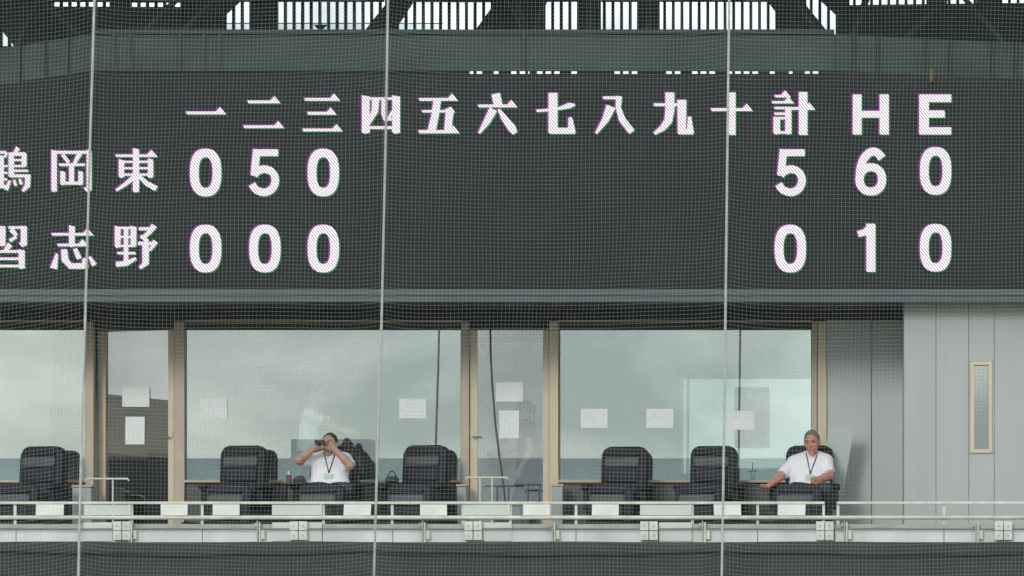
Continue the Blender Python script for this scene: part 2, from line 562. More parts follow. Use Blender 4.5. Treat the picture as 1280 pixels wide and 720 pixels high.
# grey panelled wall standing forward at right
YW = -1.3
pw = thing('panelled_wall', 'light grey panelled wall with a narrow tan-framed window at right', 'wall', (X_(1200, YW), YW, FL - 0.5))
edges = [1130, 1170, 1211, 1243, 1290, 1340]
zb, ztp = FL - 0.5, 9.75
wx0, wx1, wz0, wz1 = X_(1213, YW), X_(1240, YW), Z_(566, YW), Z_(452, YW)
obj('wall_core', B(X_(1130, YW) + 0.02, wx0 - 0.02, YW + 0.03, -0.002, zb, ztp - 0.002), M['recess'], pw)
obj('wall_core', B(wx1 + 0.02, X_(1340, YW), YW + 0.03, -0.002, zb, ztp - 0.002), M['recess'], pw)
obj('wall_core', B(wx0 - 0.02, wx1 + 0.02, YW + 0.35, -0.002, zb, ztp - 0.002), M['joint'], pw)
for a, b in zip(edges, edges[1:]):
    xa, xb = X_(a, YW) + 0.0018, X_(b, YW) - 0.0018
    if a == 1211:
        obj('panel', B(xa, xb, YW, YW + 0.028, zb, wz0 - 0.002, bev=0.004), M['panel'], pw)
        obj('panel', B(xa, xb, YW, YW + 0.028, wz1 + 0.002, ztp, bev=0.004), M['panel'], pw)
        obj('panel', B(xa, wx0 - 0.001, YW + 0.003, YW + 0.027, wz0, wz1), M['panel'], pw)
        obj('panel', B(wx1 + 0.001, xb, YW + 0.003, YW + 0.027, wz0, wz1), M['panel'], pw)
    else:
        obj('panel', B(xa, xb, YW, YW + 0.028, zb, ztp, bev=0.003), M['panel'], pw)
obj('return_panel', B(X_(1130, YW), X_(1130, YW) + 0.018, YW + 0.03, -0.003, zb, ztp - 0.003), M['panel'], pw)
sw_ = obj('slit_window', B(wx0 + 0.03, wx1 - 0.03, YW + 0.05, YW + 0.06, wz0 + 0.03, wz1 - 0.03), M['slitglass'], pw)
for q in ((wx0, wx0 + 0.036, wz0, wz1), (wx1 - 0.036, wx1, wz0, wz1)):
    obj('frame_stile', B(q[0], q[1], YW - 0.02, YW + 0.07, q[2], q[3]), M['tan'], sw_)
for q in ((wz0, wz0 + 0.036), (wz1 - 0.036, wz1)):
    obj('frame_rail', B(wx0 + 0.036, wx1 - 0.036, YW - 0.018, YW + 0.068, q[0], q[1]), M['tan'], sw_)

# ------------------------------------------------------------------ scoreboard
YD = -1.6
sb = thing('scoreboard', 'dark electronic scoreboard with white lit innings, team names and scores', 'scoreboard', (0, YD, Z_(378, YD)))
bm = bmesh.new()
top = [(-60, 112), (115, 91.5), (560, 92.4), (1046, 92), (1060, 89.5), (1340, 103)]
pl = [(X_(a, YD), Z_(b, YD)) for a, b in top] + [(X_(1340, YD), Z_(360.5, YD)), (X_(-60, YD), Z_(360.5, YD))]
prism(bm, pl, YD, YD + 0.5)
obj('screen', bm, M['screen'], sb)
obj('bezel', B(X_(-60, YD), X_(1340, YD), YD - 0.035, YD + 0.02, Z_(378, YD), Z_(361.5, YD), bev=0.006), M['bezel'], sb)
obj('bezel_lip', B(X_(-60, YD), X_(1340, YD), YD - 0.045, YD - 0.036, Z_(370.2, YD), Z_(369, YD)), M['rib'], sb)

# --- characters: strokes in a box of 100 x 100 units (digits in pixels)


def hbar(x0, x1, y, t=7):
    return ('p', [[(x0, y - t / 2), (x1, y - t / 2), (x1, y + t / 2), (x0, y + t / 2)]])


def hs(x0, x1, y, t=7):     # horizontal stroke with the triangular serif of a Ming face
    return ('p', [[(x0, y - t / 2), (x1 - 6, y - t / 2), (x1, y + t / 2), (x0 + 1, y + t / 2)],
                  [(x1 - 26, y - t / 2 + 1), (x1 - 15, y - t / 2 - 11), (x1, y + t / 2), (x1 - 20, y + t / 2)]])


def vs(x, y0, y1, w):
    w *= 0.92
    return ('p', [[(x - w / 2, y0), (x + w / 2, y0 + 3), (x + w / 2, y1 - 2), (x - w / 4, y1), (x - w / 2, y1 - 3)]])


def st_(pts, ws):
    return ('s', pts, ws)


G = {
    'ichi': [hs(0, 100, 47)],
    'ni': [hs(8, 90, 20), hs(-2, 100, 81)],
    'san': [hs(5, 94, 14), hs(12, 86, 48), hs(0, 100, 89)],
    'yon': [vs(11, 4, 98, 21), vs(87, 4, 98, 21), hbar(20, 78, 12, 6), st_([(36, 12), (34, 42), (17, 76)], [20, 18, 8]),
            st_([(57, 12), (56, 50), (60, 66)], [14, 13, 8]), st_([(58, 63), (78, 62)], [8, 8]), st_([(66, 62), (79, 44)], [5, 10]), hbar(20, 78, 83, 7)],
    'go': [hs(0, 98, 14), st_([(46, 16), (40, 55), (31, 94)], [20, 20, 22]), hbar(8, 66, 43, 6), st_([(60, 44), (80, 36), (88, 46)], [5, 10, 5]),
           st_([(77, 42), (74, 70), (72, 94)], [21, 20, 20]), hs(-1, 101, 93, 8)],
    'roku': [st_([(46, 0), (52, 28)], [23, 23]), hs(2, 100, 30), st_([(40, 38), (24, 68), (4, 97)], [22, 18, 6]), st_([(53, 38), (66, 58), (86, 84), (94, 97)], [6, 16, 23, 14])],
    'nana': [st_([(43, -2), (43, 96)], [24, 24]), st_([(2, 42), (30, 40), (60, 36), (84, 29), (98, 27)], [7, 7, 8, 15, 5]), hbar(34, 98, 91, 15), st_([(86, 58), (90, 96)], [10, 20])],
    'hachi': [hbar(22, 66, 10, 7), st_([(62, 6), (60, 34), (70, 64), (94, 94)], [17, 14, 18, 18]), st_([(42, 31), (28, 64), (4, 98)], [26, 18, 6])],
    'kyu': [st_([(42, -3), (42, 40), (38, 66), (24, 84), (3, 98)], [24, 24, 22, 16, 8]), hbar(2, 62, 27, 7), st_([(72, 15), (72, 99)], [24, 22]), hbar(66, 101, 93, 13), st_([(91, 56), (93, 95)], [9, 19])],
    'ju': [st_([(50, -3), (50, 101)], [20, 20]), hs(-2, 102, 39)],
    'kei': [hs(4, 46, 6, 6), hs(-2, 54, 21, 6), hbar(4, 44, 35, 6), hbar(4, 34, 49, 6), vs(10, 56, 100, 18), vs(39, 32, 100, 17), hbar(4, 46, 60, 6), hbar(4, 46, 95, 6),
            st_([(76, -4), (76, 101)], [23, 23]), hs(44, 106, 36)],
    'tsuru': [hbar(-4, 42, 8, 6), vs(-2, 8, 22, 8), st_([(42, 8), (38, 20)], [8, 5]), st_([(18, 8), (-4, 52)], [10, 5]), vs(8, 34, 101, 11), vs(30, 14, 90, 12), hbar(8, 44, 40, 5), hbar(8, 44, 56, 5), hbar(8, 44, 71, 5), hbar(8, 48, 88, 7),
              st_([(70, -3), (60, 12)], [12, 7]), vs(53, 8, 66, 14), hbar(50, 88, 12, 8), vs(84, 8, 42, 13), hbar(52, 86, 26, 5), hbar(52, 86, 40, 5), hbar(52, 94, 51, 5), hbar(50, 99, 63, 7),
              st_([(93, 62), (92, 86), (80, 99)], [14, 14, 7]), st_([(50, 74), (40, 96)], [7, 11]), st_([(60, 72), (64, 86)], [6, 9]), st_([(73, 70), (78, 83)], [6, 9])],
    'oka': [vs(8, 1, 100, 14), vs(92, 1, 98, 13), hbar(8, 92, 7, 7), st_([(28, 12), (43, 31)], [9, 9]), st_([(70, 9), (56, 34)], [13, 8]), hbar(20, 82, 36, 6), vs(50, 32, 80, 13), vs(29, 50, 84, 13), vs(72, 50, 84, 12), hbar(26, 76, 79, 7), st_([(90, 97), (80, 90)], [10, 4])],
    'higashi': [vs(49, -2, 102, 16), hs(0, 101, 16, 6), vs(14, 24, 68, 14), vs(84, 22, 68, 14), hbar(14, 84, 30, 5), hbar(14, 84, 45, 5), hbar(14, 84, 60, 5), st_([(46, 64), (24, 82), (1, 97)], [12, 10, 6]), st_([(52, 60), (74, 80), (98, 93)], [8, 13, 14])],
    'nara': [hbar(0, 46, 4, 6), vs(40, 1, 48, 15), st_([(8, 10), (20, 24)], [11, 9]), st_([(2, 36), (22, 27)], [9, 6]), hbar(54, 98, 4, 6), vs(91, 0, 48, 16), st_([(91, 47), (80, 40)], [10, 4]), st_([(61, 8), (74, 23)], [13, 10]), st_([(57, 35), (73, 26)], [9, 7]),
             st_([(58, 43), (46, 60)], [14, 11]), vs(14, 57, 101, 14), vs(86, 55, 101, 16), hbar(14, 86, 60, 6), hbar(14, 86, 77, 6), hbar(14, 86, 94, 6)],
    'kokoro': [vs(49, -2, 49, 15), hs(0, 101, 19, 6), hs(14, 90, 44, 6), st_([(13, 64), (5, 99)], [6, 19]), st_([(30, 54), (32, 78), (46, 94)], [16, 18, 14]), hbar(40, 86, 93, 13), st_([(78, 75), (81, 96)], [8, 19]), st_([(56, 53), (67, 76)], [10, 14]), st_([(91, 71), (103, 91)], [7, 14])],
    'no': [vs(7, 0, 52, 15), vs(27, 2, 92, 12), vs(45, 0, 50, 15), hbar(4, 50, 5, 5), hbar(4, 48, 26, 5), hbar(4, 48, 47, 5), hbar(6, 50, 64, 6), st_([(3, 90), (28, 88), (51, 76)], [13, 13, 7]), hbar(58, 92, 7, 7), st_([(95, -1), (84, 14), (68, 28)], [15, 12, 10]), st_([(62, 24), (79, 37)], [8, 11]),
           hbar(56, 96, 41, 8), st_([(98, 36), (84, 58)], [15, 6]), st_([(74, 40), (74, 88), (60, 99)], [17, 17, 7])],
}


def ring(cx, cy, rx, ry, tx, ty, e=2.5, n=44):
    o, i = [], []
    for k in range(n):
        a = 2 * math.pi * k / n
        c, s = math.cos(a), math.sin(a)
        f = lambda v: math.copysign(abs(v) ** (2 / e), v)
        o.append((cx + rx * f(c), cy + ry * f(s)))
        i.append((cx + (rx - tx) * f(c), cy + (ry - ty) * f(s)))
    return ('p', [[o[k], o[(k + 1) % n], i[(k + 1) % n], i[k]] for k in range(n)])


def arcpts(pts, n=5):
    """Catmull-Rom resample"""
    P = [Vector((*p, 0)) for p in pts]
    out = []
    for i in range(len(P) - 1):
        p0, p1, p2, p3 = P[max(i - 1, 0)], P[i], P[i + 1], P[min(i + 2, len(P) - 1)]
        for k in range(n):
            t = k / n
            q = 0.5 * ((2 * p1) + (p2 - p0) * t + (2 * p0 - 5 * p1 + 4 * p2 - p3) * t * t + (3 * p1 - p0 - 3 * p2 + p3) * t ** 3)
            out.append((q.x, q.y))
    out.append(pts[-1])
    return out


def smooth_stroke(pts, w):
    q = arcpts(pts)
    return ('s', q, [w] * len(q))


DG = {
    '0': [ring(19.5, 30, 19.6, 29.8, 11.0, 10.6)],
    '5': [('p', [[(5, 1), (36, 1), (36, 9.5), (5, 9.5)]]), ('s', [(9.5, 1), (6.2, 34)], [10, 10]),
          smooth_stroke([(5.5, 33), (12, 27.5), (20.5, 25.8), (29, 30), (32.6, 39.5), (29.5, 49), (22, 54.3), (14, 54), (7.5, 50.5), (3.5, 44.5)], 10.2)],
    '6': [ring(19.5, 40, 19.2, 20.2, 10.2, 10.0, 2.15), smooth_stroke([(5.6, 41), (6.4, 27), (11, 14), (19, 6.2), (27, 6.2), (33.5, 13.5)], 10.8)],
    '1': [('p', [[(13.5, 0), (24.7, 0), (24.7, 60), (13.5, 60)]]), ('s', [(19, 3), (12, 10.5), (3, 13)], [8, 9, 8])],
    'H': [('p', [[(0, 0), (11, 0), (11, 50), (0, 50)], [(33.5, 0), (45, 0), (45, 50), (33.5, 50)], [(11, 20.5), (33.5, 20.5), (33.5, 29), (11, 29)]])],
    'E': [('p', [[(0, 0), (12, 0), (12, 50), (0, 50)], [(12, 0), (40, 0), (40, 9.5), (12, 9.5)], [(12, 20), (32, 20), (32, 29), (12, 29)], [(12, 41), (40, 41), (40, 50), (12, 50)]])],
}


def char(strokes, px, py, sx, sy, label):
    """px,py: upper-left in photo pixels; sx,sy: pixels per unit"""
    bm = bmesh.new()
    layers = ((4, 2.5, 2.1, 0.000), (3, -2.9, -1.2, 0.005), (2, 1.4, 1.3, 0.010), (1, -1.5, -1.0, 0.015), (0, 0, 0, 0.020))  # shifted copies behind the white strokes paint their fringe and glow
    cnt = 0
    for mi, ox, oy, dz in layers:
        for s in strokes:
            polys = []
            if s[0] == 'p':
                polys = [[(x * sx, y * sy) for x, y in p] for p in s[1]]
            else:
                P = [Vector((x * sx, y * sy, 0)) for x, y in s[1]]
                ws = [w * sx * 0.93 for w in s[2]]
                L, Rr = [], []
                for i in range(len(P)):
                    d = (P[min(i + 1, len(P) - 1)] - P[max(i - 1, 0)]).normalized()
                    nrm = Vector((-d.y, d.x, 0))
                    L.append(P[i] + nrm * ws[i] / 2)
                    Rr.append(P[i] - nrm * ws[i] / 2)
                polys = [[(L[i].x, L[i].y), (L[i + 1].x, L[i + 1].y), (Rr[i + 1].x, Rr[i + 1].y), (Rr[i].x, Rr[i].y)] for i in range(len(P) - 1)]
            cnt += 1
            y = YD - 0.004 - dz - 0.0002 * (cnt % 20)
            for p in polys:
                try:
                    f = bm.faces.new([bm.verts.new(W(px + a + ox, py + b + oy, YD) + Vector((0, y - YD, 0))) for a, b in p])
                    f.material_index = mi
                except ValueError:
                    pass
    me = bpy.data.meshes.new('character')
    bm.to_mesh(me)
    bm.free()
    return obj('character', me, [M['ledw'], M['ledm'], M['ledg'], M['ledm_glow'], M['ledg_glow']], sb, label=label)


for c, g in zip((258, 331, 403.5, 477, 549, 622, 695, 768, 841.5, 915, 991), ('ichi', 'ni', 'san', 'yon', 'go', 'roku', 'nana', 'hachi', 'kyu', 'ju', 'kei')):
    lab = {'ichi': 'one', 'ni': 'two', 'san': 'three', 'yon': 'four', 'go': 'five', 'roku': 'six', 'nana': 'seven', 'hachi': 'eight', 'kyu': 'nine', 'ju': 'ten', 'kei': 'total'}[g]
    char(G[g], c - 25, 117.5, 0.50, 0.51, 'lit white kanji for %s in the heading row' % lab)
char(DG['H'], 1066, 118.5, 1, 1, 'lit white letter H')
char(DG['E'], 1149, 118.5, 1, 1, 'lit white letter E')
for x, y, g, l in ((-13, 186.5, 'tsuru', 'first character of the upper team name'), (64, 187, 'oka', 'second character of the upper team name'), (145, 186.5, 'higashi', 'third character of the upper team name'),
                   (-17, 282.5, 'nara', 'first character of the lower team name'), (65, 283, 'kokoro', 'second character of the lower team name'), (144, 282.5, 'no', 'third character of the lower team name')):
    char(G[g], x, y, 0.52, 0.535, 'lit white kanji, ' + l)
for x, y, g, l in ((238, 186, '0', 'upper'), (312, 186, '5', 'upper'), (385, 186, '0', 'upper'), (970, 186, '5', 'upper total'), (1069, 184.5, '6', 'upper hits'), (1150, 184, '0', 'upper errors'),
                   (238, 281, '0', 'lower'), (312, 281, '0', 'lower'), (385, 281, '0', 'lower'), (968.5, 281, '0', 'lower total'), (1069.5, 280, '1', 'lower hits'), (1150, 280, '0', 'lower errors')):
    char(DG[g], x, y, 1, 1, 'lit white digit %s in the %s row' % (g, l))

# ------------------------------------------------------------------ beam, slats and roof above the board
YBm = -0.4
zbt, zbb = Z_(43, YBm), Z_(88.5, YBm)
bmth = thing('roof_beam', 'dull green sheet-metal beam running above the scoreboard', 'beam', (0, YBm, zbb))
xl, xr = X_(115, YBm), X_(1043, YBm)
xll, yll = X_(-60, 1.4), 1.4
xrr, yrr = X_(1340, 0.5), 0.5


def quadbox(bm, p, q, z0, z1, th):
    """vertical slab between plan points p and q"""
    p, q = Vector((*p, 0)), Vector((*q, 0))
    d = (q - p).normalized()
    n = Vector((-d.y, d.x, 0)) * th
    a = [p, q, q + n, p + n]
    lo = [bm.verts.new((v.x, v.y, z0)) for v in a]
    hi = [bm.verts.new((v.x, v.y, z1)) for v in a]
    bm.faces.new(lo); bm.faces.new(hi)
    for i in range(4):
        bm.faces.new([lo[i], lo[(i + 1) % 4], hi[(i + 1) % 4], hi[i]])
    return bm


def beam_run(p, q, cuts):
    p, q = Vector(p), Vector(q)
    cs = [0] + cuts + [1]
    for a, b in zip(cs, cs[1:]):
        pa, pb_ = p.lerp(q, a), p.lerp(q, b)
        d = (q - p).normalized() * 0.004
        obj('sheet', quadbox(bmesh.new(), pa + d, pb_ - d, zbb, zbt, 0.05), M['beam'], bmth)
    for c in cuts:
        m_ = p.lerp(q, c)
        d = (q - p).normalized() * 0.018
        nrm = Vector((d.y, -d.x)).normalized() * 0.02
        obj('rib', quadbox(bmesh.new(), m_ - d + nrm, m_ + d + nrm, zbb - 0.004, zbt + 0.004, 0.03), M['rib'], bmth)


beam_run((xll, yll), (xl, YBm), [0.12, 0.30, 0.50, 0.68, 0.84])
fr = lambda px: (X_(px, YBm) - xl) / (xr - xl)
beam_run((xl, YBm), (xr, YBm), [fr(143), fr(163), fr(225), fr(255), fr(275), fr(655)])
beam_run((xr, YBm), (xrr, yrr), [0.08, 0.18, 0.38, 0.48, 0.66, 0.76])
obj('top_flange', B(xl, xr, YBm - 0.03, YBm + 0.10, zbt + 0.002, zbt + 0.05), M['rib'], bmth)

# slat screen
YS = 3.0
ss = thing('slat_screen', 'row of dark vertical slats below the roof with white sky between', 'slat screen', (0, YS, Z_(106, YS)))
pitch = 10.78
first = None
zs0, zs1 = Z_(104, YS), Z_(-26, YS)
i = -38
while True:
    px = 347.5 - 1.85 + i * pitch
    i += 1
    if px < -70: continue
    if px > 1350: break
    x = X_(px, YS)
    if first is None:
        first = obj('slat', B(x - 0.017, x + 0.017, YS, YS + 0.06, zs0, zs1), M['slat'], ss)
    else:
        copy_at(first, Vector((x, YS + 0.03, (zs0 + zs1) / 2)), ss)
obj('slat_rail', B(X_(-70, YS), X_(1350, YS), YS + 0.062, YS + 0.1, zs1, zs1 + 0.06), M['slat'], ss)
obj('slat_rail', B(X_(-70, YS), X_(1350, YS), YS + 0.062, YS + 0.1, zs0 - 0.06, zs0), M['slat'], ss)
obj('slat_rail', B(X_(278, YS), X_(553, YS), YS + 0.062, YS + 0.07, Z_(28.8, YS), Z_(27.6, YS)), M['slat'], ss)
# panes between some slats: below the thin rail, slightly dull
M['slatpane'] = glass('slat pane', 0.05, (0.84, 0.88, 0.88), (1, 1, 1))
for n_ in (-6, -5, -4, 0, 1, 2, 3, 4, 5, 6, 7, 8, 9, 14, 15, 16, 17, 18):
    px0 = 347.5 + n_ * pitch
    obj('pane', B(X_(px0, YS), X_(px0 + 7.1, YS), YS + 0.072, YS + 0.076, Z_(38, YS), Z_(29, YS)), M['slatpane'], ss)

# roof truss: dark plates, tubes
YT = 2.6
rt = thing('roof_truss', 'dark green steel roof truss with gusset plates in front of the slats', 'roof truss', (0, YT, Z_(100, YT)))
PL = [
    [(-70, -30), (66, -30), (66, 8), (19, 61), (15, 54), (0, 36), (-8, 30), (-70, 10)],
    [(66, 7.6), (228, 8.2), (228, 56), (-70, 80), (-70, 66), (17, 62.5)],
    [(136, -30), (163, -30), (163, 8.1), (136, 7.9)],
    [(225, -30), (304, -30), (304, -4), (279, 19), (279, 56), (228, 56)],
    [(311.5, -30), (346, -30), (346, 56), (311.5, 56)],
    [(279, 38.4), (574, 38.4), (574, 56), (279, 56)],
    [(480, -30), (514, -30), (515, 4), (498, 30), (498, 39), (455, 39), (464, 27), (481, 6)],
    [(614, -30), (629, -30), (629, 56), (582, 56), (590, 42), (614, 9)],
    [(629, -30), (635, -30), (635, 36), (629, 37.5)],
    [(635, -30), (681, -30), (681, 56), (635, 56)],
    [(722, -30), (751, -30), (751, 56), (722, 56)],
    [(796, -30), (824.5, -30), (824.5, 56), (796, 56)],
    [(574, 44.2), (1048, 43), (1048, 56), (574, 56)],
    [(961, -30), (1007, -30), (1008, 6), (1038, 43), (971, 43), (971, 16), (960, 1)],
    [(1020, -30), (1062, -30), (1062, 5), (1300, 2), (1350, 2), (1350, 82), (1046, 55), (1046, 18), (1022, -4)],
    [(1158, -30), (1184, -30), (1184, 6), (1158, 6)],
    [(1221, -30), (1250, -30), (1250, 6), (1221, 6)],
    [(391, 30), (408, 30), (400, 39)],
    [(66, -30), (136, -30), (136, 1.2), (66, 1.2)], [(163, -30), (225, -30), (225, 1.5), (163, 1.5)],
    [(304, -30), (480, -30), (480, 1.8), (304, 1.8)], [(514, -30), (614, -30), (614, 1.8), (514, 1.8)],
    [(681, -30), (722, -30), (722, 1), (681, 1)], [(751, -30), (796, -30), (796, 1), (751, 1)], [(824.5, -30), (961, -30), (961, 0.6), (824.5, 0.6)],
]
for i, p in enumerate(PL):
    y0 = YT + (i % 5) * 0.02
    obj('gusset_plate', prism(bmesh.new(), [(X_(a, YT), Z_(b, YT)) for a, b in p], y0, y0 + 0.05), M['truss'], rt)
# plates that stop some of the gap below the beam
for a, b in ((-70, 586), (604, 614), (622, 634), (661, 670), (701, 712), (723, 767), (796, 831), (852, 864), (897, 911), (949, 962), (968, 986), (993, 1006), (1026, 1082), (1092, 1350)):
    obj('closure_plate', B(X_(a, YT), X_(b, YT), YT + 0.11, YT + 0.15, Z_(104, YT), Z_(56, YT)), M['truss'], rt)
# tubes
for p, q, r, y in (((30, -20), (118, 60), 0.035, 1.6), ((240, -20), (160, 60), 0.035, 1.6), ((268, 0), (200, 66), 0.03, 1.5), ((640, -24), (660, 60), 0.05, 1.6), ((660, 60), (690, -24), 0.03, 1.7), ((623, -20), (652, 34), 0.018, 1.4),
                   ((985, -20), (1030, 60), 0.03, 1.6), ((1090, -20), (1060, 60), 0.04, 1.6), ((1200, -20), (1120, 60), 0.035, 1.6), ((1260, 60), (1190, -20), 0.03, 1.6), ((60, -20), (20, 60), 0.03, 1.7), ((737, -20), (737, 60), 0.04, 1.7), ((810, -20), (810, 60), 0.04, 1.7)):
    obj('truss_tube', T([W(*p, y), W(*q, y)], r, 8), M['truss'], rt)
obj('lower_chord', T([W(115, 48, 1.4), W(1043, 48, 1.4)], 0.06, 8), M['truss'], rt)
zr = Z_(-30, YS) + 0.35
roof = obj('roof_deck', B(-9, 9, -1.5, 4.2, zr, zr + 0.2), M['roof'], label='dark flat roof deck over the truss', cat='roof')
obj('hanging_strap', B(X_(1162, -1.66), X_(1166.5, -1.66), -1.662, -1.65, Z_(102, -1.66), Z_(86, -1.66)), M['olive'], label='small olive strap hanging above the letter E', cat='strap')

# ------------------------------------------------------------------ parapet, railing and what hangs on them
YP = -2.25
pp = thing('parapet', 'low white sheet-metal parapet along the balcony edge', 'parapet', (0, YP, Z_(678, YP)))
cuts = [-60, 20, 100, 165, 253, 323, 403, 491, 530, 604, 692, 720, 823, 865, 947, 1043, 1056, 1180, 1220, 1340]
for a, b in zip(cuts, cuts[1:]):
    obj('sheet', B(X_(a, YP) + 0.003, X_(b, YP) - 0.003, YP, YP + 0.04, Z_(678, YP), Z_(662.5, YP), bev=0.004), M['parapet'], pp)
obj('backing', B(X_(-60, YP), X_(1340, YP), YP + 0.042, YP + 0.1, Z_(678, YP), Z_(655.5, YP)), M['joint'], pp)
obj('cap', B(X_(-60, YP), X_(1340, YP), YP + 0.012, YP + 0.04, Z_(662, YP), Z_(655, YP)), M['cap'], pp)

YR = -2.22
rl = thing('railing', 'cream two-bar metal railing with white plates along the balcony', 'railing', (0, YR, Z_(665, YR)))
for a, b in ((-60, 1031), (1046, 1340)):
    obj('top_rail', B(X_(a, YR), X_(b, YR), YR - 0.015, YR + 0.015, Z_(630.3, YR), Z_(627, YR), bev=0.005), M['cream'], rl)
    zl = Z_(646.8, YR)
tb = T([(X_(-60, YR), YR - 0.01, Z_(647, YR)), (X_(1340, YR), YR - 0.01, Z_(647, YR))], 0.021, 10)
obj('lower_rail', tb, M['cream'], rl, smooth=True)
posts = [18.5, 164.5, 252.5, 404, 490, 578.5, 638, 720, 865.5, 947, 1029.5, 1047.5, 1180, 1300]
po = None
for px in posts:
    x = X_(px, YR)
    z0, z1 = Z_(676, YR), Z_(630.5, YR)
    if po is None:
        po = obj('post', B(x - 0.014, x + 0.014, YR + 0.012, YR + 0.026, z0, z1), M['cream'], rl)
    else:
        copy_at(po, Vector((x, YR + 0.019, (z0 + z1) / 2)), rl)
for a, b in ((105, 163), (340, 402), (580, 637), (800, 864)):
    ip = obj('plate', B(X_(a, YR), X_(b, YR), YR - 0.006, YR + 0.008, Z_(643.8, YR), Z_(631, YR)), M['plate'], rl)
    obj('plate_edge', B(X_(b, YR) - 0.022, X_(b, YR) + 0.004, YR - 0.012, YR - 0.007, Z_(643.8, YR), Z_(630.6, YR)), M['white'], ip)
# lower plates on the parapet near the boxes
for a, b in ((105, 141), (341, 403), (604, 640), (824, 865)):
    obj('kick_plate', B(X_(a, YR), X_(b, YR), YP - 0.012, YP - 0.003, Z_(676.5, YP), Z_(653, YP)), M['plate'], rl)


def sheet(name, a, b, c, d, Y, label, m, curl=0.01, skew=0.0, group=None):
    bm = bmesh.new()
    n = 8
    vv = []
    ph = random.uniform(0, 6)
    for j in range(4):
        for i in range(n + 1):
            u, v = i / n, j / 3.0
            q_ = a + (b - a) * u + skew * v
            p = W(q_, c + (d - c) * v + skew * 0.15 * u, Y(q_) if callable(Y) else Y)
            p.y -= 0.004 + curl * (0.5 + 0.5 * math.sin(ph + u * 5 + v * 2)) * (v if curl else 1)
            vv.append(bm.verts.new(p))
    for j in range(3):
        for i in range(n):
            q = j * (n + 1) + i
            bm.faces.new([vv[q], vv[q + 1], vv[q + n + 2], vv[q + n + 1]])
    g = bmesh.ops.extrude_face_region(bm, geom=list(bm.faces))
    for v in [e for e in g['geom'] if isinstance(e, bmesh.types.BMVert)]:
        v.co.y += 0.0012
    return obj(name, bm, m, label=label, cat='paper', group=group)


for a, b, lab in ((45, 80, 'white paper on the railing in front of the leftmost chair'),
                  (201, 234.5, 'white paper on the railing below the right edge of the left door'),
                  (266, 299.5, 'white paper on the railing before the chair left of the binocular man'),
                  (430, 464, 'white paper on the railing just right of the binocular man'),
                  (525, 558.5, 'white paper on the railing before the chair left of the middle door'),
                  (654, 687.5, 'white paper on the railing below the right half of the middle door'),
                  (740, 773.5, 'white paper on the railing before the chair right of the middle door'),
                  (892, 926, 'white paper on the railing crossed by the right rope'),
                  (972.5, 1007, 'white paper on the railing in front of the man seated at right')):
    sheet('paper_sheet', a, b, 630.5, 644.5 + random.uniform(-0.3, 0.4), YR - 0.022, lab, M['paper'], 0.012, random.uniform(-0.6, 0.6), 'papers taped along the railing')
for a, b, c, d, lab, Y in ((250, 284, 498, 523.5, 'landscape notice on the large left window beside the left door', 0.036), (499, 533, 498.5, 523, 'landscape notice on the left window beside the middle rope', 0.036),
                           (153, 187, 484.5, 508.5, 'upper landscape notice on the left door', lambda q_: 0.012 + (X_(218) - X_(q_)) * math.tan(-DA)), (157, 181, 521, 555.5, 'lower portrait notice on the left door', lambda q_: 0.012 + (X_(218) - X_(q_)) * math.tan(-DA)),
                           (620, 654, 478, 502, 'upper landscape notice on the middle door', 0.012), (624, 649, 513, 548, 'lower portrait notice on the middle door', 0.012),
                           (726, 759.5, 511, 535, 'landscape notice on the right window next to the middle door', 0.036), (808, 842, 511, 535, 'landscape notice on the right window, middle of its three', 0.036),
                           (909, 943, 513.5, 537.5, 'landscape notice on the right window just right of the rope', 0.036)):
    sheet('notice', a, b, c, d, Y, lab, M['notice'], 0.0, random.uniform(-0.5, 0.5), 'notices taped to the glass')

# junction boxes
for px, lab in ((153.5, 'white socket box under the left door'), (374, 'white socket box below the binocular man'), (592, 'white socket box below the left edge of the middle door'), (811.5, 'white socket box below the chair right of the middle door'),
                (1031, 'white socket box below the man seated at right'), (1254, 'white socket box below the grey panelled wall')):
    x0, x1 = X_(px - 11, YP), X_(px + 11, YP)
    z0, z1 = Z_(675.5, YP), Z_(652, YP)
    jb = thing('socket_box', lab, 'socket box', ((x0 + x1) / 2, YP - 0.04, z0), 'socket boxes along the parapet')
    xm = (x0 + x1) / 2
    zm = (z0 + z1) / 2
    for a, b in ((x0, xm - 0.004), (xm + 0.004, x1)):
        for c, d in ((z0, zm - 0.003), (zm + 0.003, z1)):
            lid = obj('lid', B(a, b, YP - 0.07, YP - 0.014, c, d, bev=0.006, seg=2), M['white'], jb)
            cx, cz = (a + b) / 2, (c + d) / 2
            obj('screw', T([(cx, YP - 0.074, cz), (cx, YP - 0.069, cz)], 0.011, 8), M['chrome'], lid)

# wire rope along the parapet
for (a, b) in ((-60, 1340),):
    bm = bmesh.new()
    for ph in (0, math.pi):
        pts = []
        N = 900
        for i in range(N + 1):
            px = a + (b - a) * i / N
            x = X_(px, YP)
            sag = 0.6 * math.sin((px % 219) / 219 * math.pi)
            p = W(px, 660.6 + sag, YP - 0.05)
            t = i * 2 * math.pi / 5 + ph
            pts.append(p + Vector((0, math.cos(t) * 0.005, math.sin(t) * 0.005)))
        tube(bm, pts, 0.0058, 4)
    obj('wire_rope', bm, M['greycable'], label='thin twisted grey wire rope running along the parapet', cat='rope')
